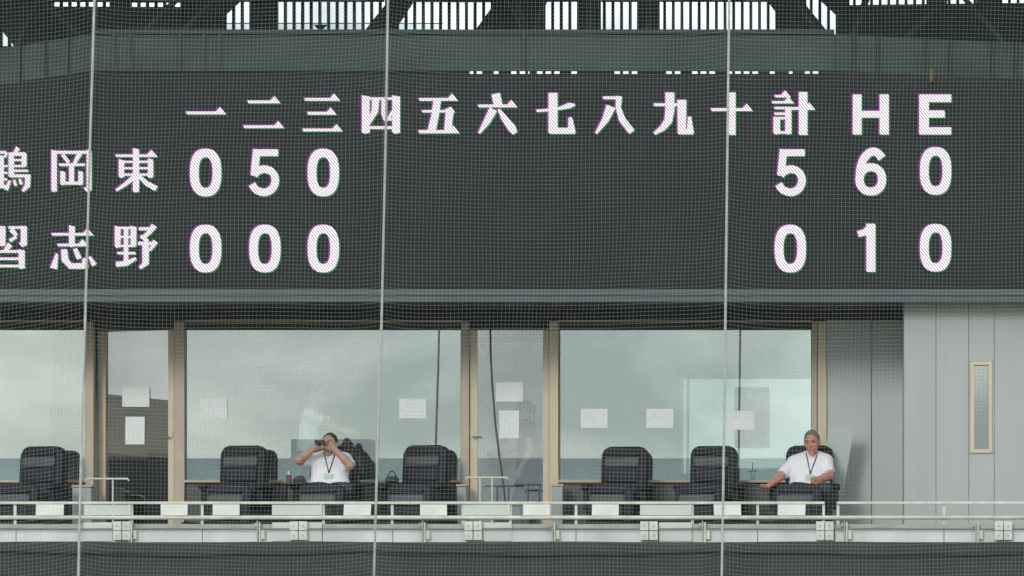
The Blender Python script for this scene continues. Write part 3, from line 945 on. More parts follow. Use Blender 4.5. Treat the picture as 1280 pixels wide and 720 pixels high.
# net hooks
for px, lab in ((164, 'small hook bracket below the left door plate'), (324, 'small hook bracket left of the socket box by the binocular man'), (530, 'small hook bracket below the chair left of the middle door'), (692, 'small hook bracket below the right frame of the middle door'),
                (880, 'small hook bracket just left of the right rope'), (1057, 'small hook bracket right of the socket box by the seated man'), (1221, 'small hook bracket below the narrow tan-framed window')):
    hk = thing('hook_bracket', lab, 'bracket', (X_(px, YP), YP - 0.06, Z_(686, YP)), 'hook brackets along the parapet')
    x = X_(px, YP)
    obj('stem', B(x - 0.018, x - 0.006, YP - 0.06, YP - 0.045, Z_(684.5, YP), Z_(651, YP)), M['cap'], hk)
    obj('stem', B(x + 0.006, x + 0.018, YP - 0.06, YP - 0.045, Z_(686, YP), Z_(653, YP)), M['cream'], hk)
    obj('block', B(x - 0.05, x + 0.02, YP - 0.044, YP - 0.005, Z_(659, YP), Z_(654, YP), bev=0.006), M['cap'], hk)
    obj('roller', T([(x + 0.045, YP - 0.03, Z_(674, YP)), (x + 0.045, YP - 0.03, Z_(663, YP))], 0.022, 10), M['cream'], hk)

# handrails by the doors
for a, b, y, legs, mm, Y, lab in ((107, 161, 598.5, (141,), 'cream', -1.2, 'cream T-shaped handrail in front of the left door'), (582, 635, 597, (600, 615), 'cream', -1.2, 'cream two-legged handrail in front of the middle door'), (642, 677, 605.5, (660, 674.5), 'cable', -0.9, 'dark low handrail at the right of the middle door')):
    hr = thing('handrail', lab, 'handrail', (X_((a + b) / 2, Y), Y, FL))
    pr = [W(a, y + 2.5, Y), W(a + 1.5, y, Y), W(b - 1.5, y, Y), W(b, y + 2.5, Y)]
    obj('bar', T(pr, 0.0115, 6), M[mm], hr)
    for l_ in legs:
        p = W(l_, y, Y)
        obj('leg', T([p, (p.x, Y, FL)], 0.010, 6), M[mm], hr)
# low pillars
for a, b, y, Y, lab in ((90, 114, 606, -0.35, 'pale grey low pillar left of the left door'), (690, 703.5, 605, -0.35, 'pale grey low pillar right of the middle door'), (571, 583, 605, -0.35, 'pale grey low pillar left of the middle door')):
    lp = thing('low_pillar', lab, 'pillar', (X_((a + b) / 2, Y), Y, FL))
    obj('body', B(X_(a, Y), X_(b, Y), Y, Y + 0.22, FL, Z_(y, Y) - 0.03, bev=0.008), M['pillar'], lp)
    obj('cap', B(X_(a, Y) - 0.008, X_(b, Y) + 0.008, Y - 0.008, Y + 0.228, Z_(y, Y) - 0.028, Z_(y, Y), bev=0.005), M['taupe'], lp)
# leaning board
YL = -0.45
bm = bmesh.new()
q = [W(1036, 533, YL), W(1068, 531, YL), W(1044, 690, YL), W(1016, 690, YL)]
zf = FL + 0.002
for v in q[2:]: v.z = zf
prism(bm, [(v.x, v.z) for v in q], YL, YL + 0.02)
obj('leaning_board', bm, M['board'], label='pale green-grey board leaning on the wall beside the seated man', cat='board')

# ------------------------------------------------------------------ chairs


def rounded_rect(w, h, r, n=5):
    pts = []
    for cx, cz, a0 in ((w / 2 - r, h / 2 - r, 0), (-w / 2 + r, h / 2 - r, 90), (-w / 2 + r, -h / 2 + r, 180), (w / 2 - r, -h / 2 + r, 270)):
        for k in range(n + 1):
            a = R(a0 + 90 * k / n)
            pts.append((cx + r * math.cos(a), cz + r * math.sin(a)))
    return pts


def cushion(w, h, t, r, bev, cx, cy, cz, tilt=0.0):
    bm = bmesh.new()
    prism(bm, rounded_rect(w, h, r), -t / 2, t / 2)
    es = [e for e in bm.edges if abs(e.verts[0].co.y - e.verts[1].co.y) < 1e-6]
    bmesh.ops.bevel(bm, geom=es, offset=bev, segments=3, affect='EDGES', profile=0.6)
    bmesh.ops.transform(bm, matrix=Matrix.Translation((cx, cy, cz)) @ Matrix.Rotation(tilt, 4, 'X'), verts=bm.verts)
    return bm


def make_chair():
    c = thing('armchair', 'x', 'chair', (0, 0, 0))
    tl = R(-7)
    obj('backrest', cushion(0.50, 0.64, 0.13, 0.085, 0.035, 0, 0.235, 0.735, tl), M['leather'], c, smooth=True)
    for z, h, w, mm, pr in ((0.978, 0.05, 0.38, 'leather', 0.0), (0.888, 0.115, 0.385, 'leather_pad', 0.004), (0.745, 0.155, 0.36, 'leather', 0.0), (0.595, 0.13, 0.36, 'leather', 0.010)):
        y = 0.165 + (z - 0.735) * math.tan(-tl) - pr
        obj('back_pad', cushion(w, h, 0.05, 0.025, 0.02, -0.02, y, z, tl), M[mm], c, smooth=True)
    obj('seat', B(-0.25, 0.25, -0.31, 0.17, 0.36, 0.46, bev=0.035, seg=3), M['leather'], c, smooth=True)
    obj('seat_pad', B(-0.215, 0.215, -0.30, 0.14, 0.455, 0.515, bev=0.028, seg=3), M['leather_pad'], c, smooth=True)
    for s in (-1, 1):
        ar = obj('armrest', B(s * 0.315 - 0.05, s * 0.315 + 0.05, -0.27, 0.14, 0.57, 0.645, bev=0.028, seg=3), M['leather'], c, smooth=True)
        obj('arm_panel', B(s * 0.315 - 0.03, s * 0.315 + 0.03, -0.22, 0.12, 0.36, 0.575, bev=0.012, seg=2), M['leather'], ar)
    obj('column', T([(0, -0.05, 0.07), (0, -0.05, 0.2), (0, -0.05, 0.37)], [0.04, 0.028, 0.028], 10), M['chrome'], c)
    for i in range(5):
        a = i * 2 * math.pi / 5 + 0.3
        e = Vector((0.29 * math.cos(a), -0.05 + 0.29 * math.sin(a), 0.075))
        lg = obj('leg', T([(0.03 * math.cos(a), -0.05 + 0.03 * math.sin(a), 0.10), e], [0.026, 0.016], 6), M['blackplastic'], c)
        obj('caster', T([e + Vector((-0.02 * math.sin(a), 0.02 * math.cos(a), -0.05)), e + Vector((0.02 * math.sin(a), -0.02 * math.cos(a), -0.05))], 0.025, 10), M['blackplastic'], lg)
    return c


def copy_tree(o, parent=None):
    c = o.copy()
    COL.objects.link(c)
    c.parent = parent
    for ch in o.children:
        copy_tree(ch, c)
    return c


proto = make_chair()
bpy.context.view_layer.update()
spots = ((42, -14, -0.62, 'empty black leather armchair at the far left, left of the left door'),
         (297.5, -13, -0.62, 'empty black leather armchair right of the left door'),
         (411, -8, -0.82, 'black leather armchair under the man with binoculars'),
         (522.5, -13, -0.62, 'empty black leather armchair left of the middle door'),
         (774.5, -14, -0.62, 'empty black leather armchair right of the middle door'),
         (888, -13, -0.62, 'empty black leather armchair crossed by the right rope'),
         (1006, -12, -0.82, 'black leather armchair under the man seated at right'))
for i, (px, a, Y, lab) in enumerate(spots):
    o = proto if i == 0 else copy_tree(proto)
    o.location = (X_(px, Y), Y, FL)
    o.rotation_euler = (0, 0, R(a + (-2, 4, 0, -4, 2, 5, 0)[i]))
    o.scale = (1, 1, (1.0, 1.008, 1.0, 1.012, 0.997, 1.004, 1.0)[i])
    tagit(o, lab, 'chair', 'rear row of armchairs')
YF = -1.62
for i, (px, a, lab) in enumerate(((10, -12, 'front-row black armchair at the far left, low behind the railing'), (277, -11, 'front-row black armchair low behind the railing, right of the left door'),
                                  (394, -9, 'front-row black armchair in front of the man with binoculars'), (504, -12, 'front-row black armchair low behind the railing, left of the middle door'),
                                  (756, -13, 'front-row black armchair low behind the railing, right of the middle door'), (869, -10, 'front-row black armchair just left of the right rope'),
                                  (993, -8, 'front-row black armchair in front of the man seated at right'))):
    o = copy_tree(proto)
    o.location = (X_(px, YF), YF, FW)
    o.rotation_euler = (0, 0, R(a))
    o.scale = (1, 1, 1)
    tagit(o, lab, 'chair', 'front row of armchairs')

# ------------------------------------------------------------------ organic shapes: signed distance fields meshed by surface nets


class Field:
    def __init__(s, lo, hi, h):
        s.lo = np.array(lo, np.float64); s.h = h
        s.n = [int(math.ceil((hi[i] - lo[i]) / h)) + 1 for i in range(3)]
        s.ax = [s.lo[i] + h * np.arange(s.n[i]) for i in range(3)]
        s.V = np.full(s.n, 0.5, np.float32)

    def block(s, lo, hi):
        sl = []
        for i in range(3):
            a = max(0, int((lo[i] - s.lo[i]) / s.h) - 1)
            b = min(s.n[i], int((hi[i] - s.lo[i]) / s.h) + 3)
            if b <= a: return None
            sl.append(slice(a, b))
        X = s.ax[0][sl[0]][:, None, None]; Yy = s.ax[1][sl[1]][None, :, None]; Z = s.ax[2][sl[2]][None, None, :]
        return tuple(sl), X, Yy, Z

    def put(s, sl, d, k):
        v = s.V[sl]
        if k <= 0:
            s.V[sl] = np.minimum(v, d)
        else:
            t = np.clip(0.5 + 0.5 * (d - v) / k, 0, 1)
            s.V[sl] = d * (1 - t) + v * t - k * t * (1 - t)

    def cap(s, a, b, ra, rb=None, k=0.02, cut=None):
        rb = ra if rb is None else rb
        a = np.array(a, float); b = np.array(b, float)
        m = max(ra, rb) + k + 3 * s.h
        q = s.block(np.minimum(a, b) - m, np.maximum(a, b) + m)
        if q is None: return
        sl, X, Y, Z = q
        ba = b - a
        L = max(float(ba @ ba), 1e-9)
        t = np.clip(((X - a[0]) * ba[0] + (Y - a[1]) * ba[1] + (Z - a[2]) * ba[2]) / L, 0, 1)
        d = np.sqrt((X - a[0] - t * ba[0]) ** 2 + (Y - a[1] - t * ba[1]) ** 2 + (Z - a[2] - t * ba[2]) ** 2) - (ra + (rb - ra) * t)
        if cut is not None:
            p, nn = np.array(cut[0], float), np.array(cut[1], float)
            d = np.maximum(d, (X - p[0]) * nn[0] + (Y - p[1]) * nn[1] + (Z - p[2]) * nn[2])
        s.put(sl, d, k)

    def ell(s, c, r, Rm=None, k=0.02):
        c = np.array(c, float); r = np.array(r, float)
        m = r.max() + k + 3 * s.h
        q = s.block(c - m, c + m)
        if q is None: return
        sl, X, Y, Z = q
        s.put(sl, s._ell(X, Y, Z, c, r, Rm), k)

    def _ell(s, X, Y, Z, c, r, Rm):
        x, y, z = X - c[0], Y - c[1], Z - c[2]
        if Rm is not None:
            x, y, z = (Rm[0][0] * x + Rm[1][0] * y + Rm[2][0] * z, Rm[0][1] * x + Rm[1][1] * y + Rm[2][1] * z, Rm[0][2] * x + Rm[1][2] * y + Rm[2][2] * z)
        k0 = np.sqrt((x / r[0]) ** 2 + (y / r[1]) ** 2 + (z / r[2]) ** 2) + 1e-9
        k1 = np.sqrt((x / r[0] ** 2) ** 2 + (y / r[1] ** 2) ** 2 + (z / r[2] ** 2) ** 2) + 1e-9
        return k0 * (k0 - 1) / k1

    def plane(s, p, n):
        """keep the side the normal points away from"""
        X = s.ax[0][:, None, None]; Y = s.ax[1][None, :, None]; Z = s.ax[2][None, None, :]
        s.V = np.maximum(s.V, ((X - p[0]) * n[0] + (Y - p[1]) * n[1] + (Z - p[2]) * n[2]).astype(np.float32))

    def minus_cap(s, a, b, r):
        g = Field(s.lo, s.lo + s.h * (np.array(s.n) - 1), s.h)
        g.n = s.n; g.ax = s.ax; g.V = np.full(s.n, 0.5, np.float32)
        g.cap(a, b, r, r, 0)
        s.V = np.maximum(s.V, -g.V)

    def front(s, x, z):
        i = int(round((x - s.lo[0]) / s.h)); k = int(round((z - s.lo[2]) / s.h))
        col = s.V[i, :, k]
        w = np.nonzero(col < 0)[0]
        return s.ax[1][w[0]] if len(w) else None

    def mesh(s, name):
        neg = s.V < 0
        sl, off = [], []
        for a_ in range(3):
            w_ = np.nonzero(neg.any(axis=tuple(i for i in range(3) if i != a_)))[0]
            q0, q1 = max(0, w_[0] - 2), min(s.n[a_], w_[-1] + 3)
            sl.append(slice(q0, q1)); off.append(q0)
        V = s.V[tuple(sl)].copy()
        lo_ = s.lo + s.h * np.array(off)
        V[0] = V[-1] = 0.5; V[:, 0] = V[:, -1] = 0.5; V[:, :, 0] = V[:, :, -1] = 0.5
        ins = V < 0
        nx, ny, nz_ = V.shape
        c = [ins[dx:nx - 1 + dx, dy:ny - 1 + dy, dz:nz_ - 1 + dz] for dx in (0, 1) for dy in (0, 1) for dz in (0, 1)]
        tot = sum(q.astype(np.int8) for q in c)
        act = (tot > 0) & (tot < 8)
        I = np.argwhere(act)
        idx = -np.ones(act.shape, np.int64)
        idx[act] = np.arange(len(I))
        acc = np.zeros((len(I), 3)); cn = np.zeros(len(I))
        cor = [(dx, dy, dz) for dx in (0, 1) for dy in (0, 1) for dz in (0, 1)]
        vals = [V[I[:, 0] + a, I[:, 1] + b, I[:, 2] + d] for a, b, d in cor]
        for i in range(8):
            for j in range(i + 1, 8):
                if sum(abs(p - q) for p, q in zip(cor[i], cor[j])) != 1: continue
                m = (vals[i] < 0) != (vals[j] < 0)
                t = vals[i] / (vals[i] - vals[j] + 1e-12)
                p = np.array(cor[i])[None] + t[:, None] * (np.array(cor[j]) - np.array(cor[i]))[None]
                acc[m] += p[m]; cn[m] += 1
        verts = lo_ + s.h * (I + acc / cn[:, None])
        faces = []
        for ax in range(3):
            u, v = [(1, 2), (2, 0), (0, 1)][ax]
            a = [slice(1, -1)] * 3
            A = ins[tuple(slice(0, -1) if i == ax else slice(None) for i in range(3))]
            Bq = ins[tuple(slice(1, None) if i == ax else slice(None) for i in range(3))]
            E = np.argwhere(A != Bq)
            if not len(E): continue
            sgn = A[E[:, 0], E[:, 1], E[:, 2]]
            q = []
            for du, dv_ in ((-1, -1), (0, -1), (0, 0), (-1, 0)):
                F_ = E.copy(); F_[:, u] += du; F_[:, v] += dv_
                q.append(idx[F_[:, 0], F_[:, 1], F_[:, 2]])
            q = np.stack(q, 1)
            q[~sgn] = q[~sgn][:, ::-1]
            faces.append(q)
        faces = np.concatenate(faces)
        me = bpy.data.meshes.new(name)
        me.from_pydata(verts.tolist(), [], faces.tolist())
        return me


def rotm(yaw, pitch=0.0, roll=0.0):
    """head looks along -y, yaw > 0 turns towards +x"""
    return np.array(Matrix.Rotation(yaw, 3, 'Z') @ Matrix.Rotation(pitch, 3, 'X') @ Matrix.Rotation(roll, 3, 'Y'))


def V3(v):
    return np.array(v, float)


def person(label, J, skin, hair, hairstyle, top, legs_mat, head_yaw=0.0, head_pitch=0.0, head_roll=0.0, h=0.0085, dress=False, badge=True, fat=1.0, hs=1.0):
    """J: joints in metres (world). one continuous body, clothing and hair as children"""
    pts = np.array([J[q] for q in J], float)
    lo, hi = pts.min(0) - 0.24, pts.max(0) + 0.24
    base = Vector((float(J['pelvis'][0]), float(J['pelvis'][1]), FL))
    p = thing('person', label, 'person', base)
    Rm = rotm(head_yaw, head_pitch, head_roll)
    hc = V3(J['head'])
    H = lambda x, y, z: hc + Rm @ (V3((x, y, z)) * hs)
    side = V3(J['shR']) - V3(J['shL']); side /= np.linalg.norm(side)

    def trunk(F, g, upto=None):
        for lev, hw, r in (('pelvis', 0.095, 0.115), ('waist', 0.085 * fat, 0.118 * fat), ('chest', 0.088, 0.108), ('upper', 0.115, 0.070)):
            c = V3(J[lev])
            F.cap(c - side * hw, c + side * hw, r + g, r + g, 0.07)
        F.cap(J['shL'], J['neck'], 0.058 + g, 0.05 + g, 0.05)
        F.cap(J['shR'], J['neck'], 0.058 + g, 0.05 + g, 0.05)

    def hand(F, wrist, elbow, grip, sd, sgn):
        w, e = V3(wrist), V3(elbow)
        d = (w - e) / np.linalg.norm(w - e)
        if grip is not None:
            d2 = V3(grip) - w
            d = d2 / np.linalg.norm(d2)
        sv = V3(sd) - d * (V3(sd) @ d); sv /= np.linalg.norm(sv)
        nn = np.cross(d, sv) * sgn
        for j in range(4):
            o = sv * (j - 1.5) * 0.019
            k0 = w + d * 0.085 + o
            F.cap(w + o * 0.6, k0, 0.017, 0.013, 0.012)
            ln = (0.038, 0.044, 0.042, 0.033)[j]
            k1 = k0 + (d * 0.75 + nn * 0.6) * ln
            k2 = k1 + (d * 0.15 + nn * 1.0) * ln * 0.8
            F.cap(k0, k1, 0.0105, 0.0095, 0.004)
            F.cap(k1, k2, 0.0095, 0.0085, 0.004)
        t0 = w + d * 0.025 - sv * 0.028
        t1 = t0 + d * 0.04 - sv * 0.022 + nn * 0.012
        t2 = t1 + d * 0.03 + nn * 0.018
        F.cap(t0, t1, 0.014, 0.012, 0.008)
        F.cap(t1, t2, 0.012, 0.009, 0.005)

    F = Field(lo, hi, h)
    trunk(F, -0.004)
    # head
    F.cap(J['neck'], H(0, 0.022, -0.07), 0.06, 0.053, 0.03)
    F.ell(H(0, 0.012, 0.022), V3((0.076, 0.094, 0.098)) * hs, Rm, 0.02)
    F.ell(H(0, -0.028, -0.048), V3((0.059, 0.064, 0.073)) * hs, Rm, 0.03)
    F.cap(H(-0.03, -0.079, 0.034), H(0.03, -0.079, 0.034), 0.012, 0.012, 0.012)
    F.cap(H(0, -0.086, 0.014), H(0, -0.105, -0.024), 0.008, 0.0135, 0.008)
    F.cap(H(-0.018, -0.078, -0.066), H(0.018, -0.078, -0.066), 0.011, 0.011, 0.01)
    F.ell(H(0, -0.072, -0.108), V3((0.024, 0.02, 0.018)) * hs, Rm, 0.02)
    for s in (-1, 1):
        F.ell(H(s * 0.079, 0.012, -0.006), V3((0.011, 0.022, 0.033)) * hs, Rm, 0.006)
        F.ell(H(s * 0.046, -0.06, -0.02), V3((0.02, 0.02, 0.02)) * hs, Rm, 0.015)
    # limbs
    for s in 'LR':
        F.cap(J['sh' + s], J['el' + s], 0.054, 0.042, 0.03)
        F.cap(J['el' + s], V3(J['el' + s]) * 0.65 + V3(J['wr' + s]) * 0.35, 0.043, 0.043, 0.02)
        F.cap(V3(J['el' + s]) * 0.65 + V3(J['wr' + s]) * 0.35, J['wr' + s], 0.043, 0.029, 0.02)
        hand(F, J['wr' + s], J['el' + s], J.get('gr' + s), J['sd' + s], 1 if s == 'L' else -1)
        F.cap(J['hip' + s], J['kn' + s], 0.082, 0.06, 0.05)
        F.cap(J['kn' + s], J['an' + s], 0.055, 0.038, 0.03)
        F.cap(J['an' + s], J['to' + s], 0.04, 0.032, 0.02)
    obj('body', F.mesh('body'), skin, p, smooth=True)

    # top
    C = Field(lo, hi, h)
    trunk(C, 0.012)
    for s in 'LR':
        a, b = V3(J['sh' + s]), V3(J['el' + s])
        e = a + (b - a) * (0.80 if not dress else 0.45)
        dn = (b - a) / np.linalg.norm(b - a)
        C.cap(a, e + dn * 0.05, 0.066, 0.064, 0.035, cut=(e, dn))
    if not dress:
        up = (V3(J['neck']) - V3(J['chest'])); up /= np.linalg.norm(up)
        C.plane(V3(J['belt']), -V3(J['beltn']))
        C.minus_cap(V3(J['neck']) + up * 0.005, V3(J['neck']) + up * 0.3, 0.062)
    else:
        for s in 'LR':
            C.cap(J['hip' + s], V3(J['kn' + s]) + V3((0, 0, 0.0)), 0.115, 0.15, 0.10)
        C.plane(V3(J['knL']) + V3((0, 0, -0.02)), V3((0, 0, -1)))
        C.minus_cap(V3(J['neck']) + V3((0, 0, 0.005)), V3(J['neck']) + V3((0, 0, 0.3)), 0.07)
    shirt = obj('dress' if dress else 'shirt', C.mesh('shirt'), top, p, smooth=True)
    if not dress:
        bm = bmesh.new()
        nk = V3(J['neck'])
        for s in (-1, 1):                   # collar wings
            ring_ = []
            for k in range(7):
                a = R(95 - k * 28) if s > 0 else R(85 + k * 28)
                ring_.append(nk + V3((math.cos(a) * 0.068, math.sin(a) * 0.066, 0.012 - 0.018 * k / 6)))
            tube(bm, ring_, [0.013] * 5 + [0.015, 0.006], 6)
        obj('collar', bm, top, shirt, smooth=True)
    # trousers
    if not dress:
        L = Field(lo, hi, h)
        for lev, hw, r in (('pelvis', 0.095, 0.115), ('waist', 0.085 * fat, 0.118 * fat)):
            c = V3(J[lev])
            L.cap(c - side * hw, c + side * hw, r + 0.008, r + 0.008, 0.05)
        for s in 'LR':
            L.cap(J['hip' + s], J['kn' + s], 0.096, 0.076, 0.05)
            L.cap(J['kn' + s], J['an' + s], 0.072, 0.058, 0.03)
        L.plane(V3(J['belt']) + V3(J['beltn']) * 0.012, V3(J['beltn']))
        L.plane(V3((0, 0, FL + 0.07)), V3((0, 0, -1)))
        obj('trousers', L.mesh('trousers'), legs_mat, p, smooth=True)
    Sh = Field(V3((lo[0], lo[1], FL - 0.05)), V3((hi[0], hi[1], FL + 0.2)), 0.01)
    for s in 'LR':
        a, t = V3(J['an' + s]), V3(J['to' + s])
        a[2] = t[2] = FL + 0.045
        Sh.cap(a, t, 0.05, 0.046, 0.01)
    Sh.plane(V3((0, 0, FL + 0.004)), V3((0, 0, -1)))
    obj('shoes', Sh.mesh('shoes'), M['blackplastic'], p, smooth=True)
    # hair
    Hf = Field(hc - 0.24, hc + 0.24, 0.007)
    Hf.ell(H(0, 0.015, 0.026), V3((0.083, 0.099, 0.103)) * hs, Rm, 0.01)
    if hairstyle == 'short':
        Hf.plane(H(0, -0.052, 0.078), Rm @ V3((0, -0.86, -0.50)))
        Hf.plane(H(0, 0.05, -0.045), Rm @ V3((0, -0.2, -0.98)))
    elif hairstyle == 'receding':
        Hf.plane(H(0, -0.035, 0.058), Rm @ V3((0, -0.86, -0.5)))
        Hf.plane(H(0, 0.05, -0.04), Rm @ V3((0, -0.2, -0.98)))
    else:
        Hf.plane(H(0, -0.055, 0.045), Rm @ V3((0, -0.9, -0.42)))
        Hf.plane(H(0, 0.05, -0.075), Rm @ V3((0, -0.25, -0.97)))
        Hf.cap(H(0, 0.11, 0.045), H(0, 0.13, 0.01), 0.022, 0.03, 0.01)
        Hf.cap(H(0, 0.13, 0.01), H(0, 0.115, -0.10), 0.03, 0.012, 0.01)
    obj('hair', Hf.mesh('hair'), hair, p, smooth=True)
    # eyes, brows, mouth
    for s in (-1, 1):
        E = Field(hc - 0.16, hc + 0.16, 0.005)
        E.ell(H(s * 0.031, -0.079, 0.012), V3((0.014, 0.008, 0.006)) * hs, Rm, 0)
        E.cap(H(s * 0.016, -0.090, 0.036), H(s * 0.046, -0.081, 0.036), 0.0045, 0.0045, 0)
        obj('eye', E.mesh('eye'), M['feature'], p, smooth=True)
    E = Field(hc - 0.16, hc + 0.16, 0.005)
    E.cap(H(-0.022, -0.088, -0.064), H(0.022, -0.088, -0.064), 0.005, 0.005, 0)
    obj('mouth', E.mesh('mouth'), M['lip'], p, smooth=True)
    if badge:
        ex = V3(J['badge'])
        for s in (-1, 1):
            a = V3(J['neck']) + V3((s * 0.062, -0.02, 0.02))
            path = []
            for k in range(9):
                q = a + (ex - a) * k / 8
                fy = C.front(q[0], q[2])
                path.append((q[0], (fy if fy is not None else q[1]) - 0.006, q[2]))
            obj('lanyard', T(path, 0.0065, 5), M['lanyard'], p)
        fy = (C.front(ex[0], ex[2] - 0.05) or ex[1]) - 0.014
        obj('badge', B(ex[0] - 0.045, ex[0] + 0.045, fy, fy + 0.006, ex[2] - 0.105, ex[2] - 0.005, bev=0.003), M['badge'], p)
    return p


def w3(px, py, Y):
    v = W(px, py, Y)
    return (v.x, v.y, v.z)


# the man with binoculars
JA = dict(pelvis=w3(412, 610, -0.93), waist=w3(412, 600, -0.86), chest=w3(413, 587, -0.79), upper=w3(413, 576, -0.765), neck=w3(413, 568, -0.765), head=w3(412, 555.5, -0.81),
          shL=w3(394, 575.5, -0.78), shR=w3(432, 575, -0.78), elL=w3(373.5, 575.5, -0.97), elR=w3(438, 582, -1.0), wrL=w3(394.5, 559.5, -1.0), wrR=w3(418.5, 561.5, -1.0),
          grL=w3(404, 552, -1.0), grR=w3(409, 553, -1.0), sdL=(-0.3, -0.3, 1), sdR=(0.3, -0.3, 1),
          hipL=w3(403, 613, -0.95), hipR=w3(422, 613, -0.95), knL=w3(392, 612, -1.18), knR=w3(432, 612, -1.18),
          belt=w3(412, 606.5, -1.0), beltn=(0, 0.35, 0.93), badge=w3(412, 592, -0.9))
for s, px in (('L', 388), ('R', 436)):
    x = X_(px, -1.0)
    JA['an' + s] = (x, -0.98, FL + 0.09)
    JA['to' + s] = (x, -1.14, FL + 0.05)
person('seated man in white shirt and lanyard raising binoculars to his eyes', JA, M['skin'], M['hairdark'], 'receding', M['shirt'], M['trousers'], head_yaw=R(-16), head_pitch=R(-4), fat=0.92)

bn = thing('binoculars', 'black binoculars held up by the man in the white shirt', 'binoculars', w3(405, 556, -1.02))
fw = Vector((math.sin(R(-16)), -math.cos(R(-16)), 0.0))
rt_ = Vector((-fw.y, fw.x, 0))
cb = Vector(w3(405.0, 553.3, -0.955))
for s in (-1, 1):
    a = cb + rt_ * 0.031 * s
    brl = obj('barrel', T([a, a + fw * 0.045, a + fw * 0.06, a + fw * 0.13], [0.016, 0.018, 0.022, 0.025], 12), M['blackplastic'], bn, smooth=False)
    obj('lens', T([a + fw * 0.1305, a + fw * 0.1325], 0.020, 12), M['lens'], brl)
obj('bridge', T([cb + rt_ * -0.03 + fw * 0.05, cb + rt_ * 0.03 + fw * 0.05], 0.016, 8), M['blackplastic'], bn)

# the man at right
JB = dict(pelvis=w3(1012, 611, -0.93), waist=w3(1012, 600, -0.87), chest=w3(1012, 588, -0.80), upper=w3(1013, 577.5, -0.775), neck=w3(1015, 569, -0.775), head=w3(1015, 553, -0.86),
          shL=w3(992, 578.5, -0.80), shR=w3(1033, 576.5, -0.80), elL=w3(974, 597, -0.95), elR=w3(1037.5, 595, -0.93), wrL=w3(962, 606.5, -1.12), wrR=w3(1021, 599.5, -1.10),
          sdL=(0.9, 0.1, 0.3), sdR=(0.2, 0.2, 1), hipL=w3(1003, 613.5, -0.95), hipR=w3(1022, 613.5, -0.95), knL=w3(994, 612, -1.18), knR=w3(1031, 612, -1.18),
          belt=w3(1012, 607, -1.0), beltn=(0, 0.35, 0.93), badge=w3(1013, 593, -0.9))
for s, px in (('L', 990), ('R', 1035)):
    x = X_(px, -1.0)
    JB['an' + s] = (x, -0.98, FL + 0.09)
    JB['to' + s] = (x, -1.14, FL + 0.05)
person('seated grey-haired man in white shirt resting his arm, at right', JB, M['skin2'], M['hairgrey'], 'short', M['shirt'], M['trousers'], head_yaw=R(-10), head_pitch=R(12), head_roll=R(-4), fat=0.97, hs=1.03)

# the standing man inside
Yc = 0.44


def stand(px, Y, top_py, facing, hgt):
    """standing figure in profile; facing -1 looks to -x"""
    x = X_(px, Y)
    z1 = Z_(top_py, Y)
    f = facing
    H_ = z1 - FL
    J = {}
    J['head'] = (x + f * 0.05, Y, z1 - 0.122)
    J['neck'] = (x + f * 0.0, Y, FL + H_ * 0.835)
    J['upper'] = (x - f * 0.01, Y, FL + H_ * 0.80)
    J['chest'] = (x - f * 0.015, Y, FL + H_ * 0.72)
    J['waist'] = (x - f * 0.01, Y, FL + H_ * 0.62)
    J['pelvis'] = (x - f * 0.02, Y, FL + H_ * 0.53)
    # for a figure facing +x its right side is towards -y (the camera)
    J['shL'] = (x - f * 0.01, Y + f * 0.17, FL + H_ * 0.80)
    J['shR'] = (x - f * 0.01, Y - f * 0.17, FL + H_ * 0.80)
    J['hipL'] = (x - f * 0.02, Y + f * 0.09, FL + H_ * 0.50)
    J['hipR'] = (x - f * 0.02, Y - f * 0.09, FL + H_ * 0.50)
    J['knL'] = (x + f * 0.02, Y + f * 0.10, FL + H_ * 0.28)
    J['knR'] = (x - f * 0.01, Y - f * 0.10, FL + H_ * 0.28)
    J['anL'] = (x + f * 0.0, Y + f * 0.10, FL + 0.09)
    J['anR'] = (x - f * 0.04, Y - f * 0.10, FL + 0.09)
    J['toL'] = (x + f * 0.15, Y + f * 0.11, FL + 0.05)
    J['toR'] = (x + f * 0.11, Y - f * 0.11, FL + 0.05)
    J['belt'] = (x, Y, FL + H_ * 0.575)
    J['beltn'] = (0, 0, 1)
    J['sdL'] = J['sdR'] = (0, 0, 1)
    J['badge'] = (x, Y, FL + H_ * 0.65)
    return J


JC = stand(390, Yc, 478, 1, 1.74)
JC['elR'] = w3(408, 531, Yc - 0.2); JC['wrR'] = w3(432, 538, Yc - 0.22)
JC['elL'] = w3(415, 530, Yc + 0.2); JC['wrL'] = w3(441, 541, Yc + 0.1)
person('grey-haired man in white shirt standing behind the left window', JC, M['skin'], M['hairsilver'], 'short', M['shirt'], M['trousers'], head_yaw=R(82), head_pitch=R(14), h=0.011, badge=False, fat=1.12)
Yd = 0.46
JD_ = stand(659, Yd, 499, -1, 1.55)
JD_['elR'] = w3(646, 560, Yd + 0.2); JD_['wrR'] = w3(622, 566, Yd + 0.15)
JD_['elL'] = w3(663, 563, Yd - 0.2); JD_['wrL'] = w3(651, 586, Yd - 0.2)
person('woman with ponytail in dark dress standing behind the middle door', JD_, M['skin'], M['hairdark'], 'ponytail', M['dress'], M['dress'], head_yaw=R(-84), head_pitch=R(8), h=0.011, dress=True, badge=False, hs=0.95)

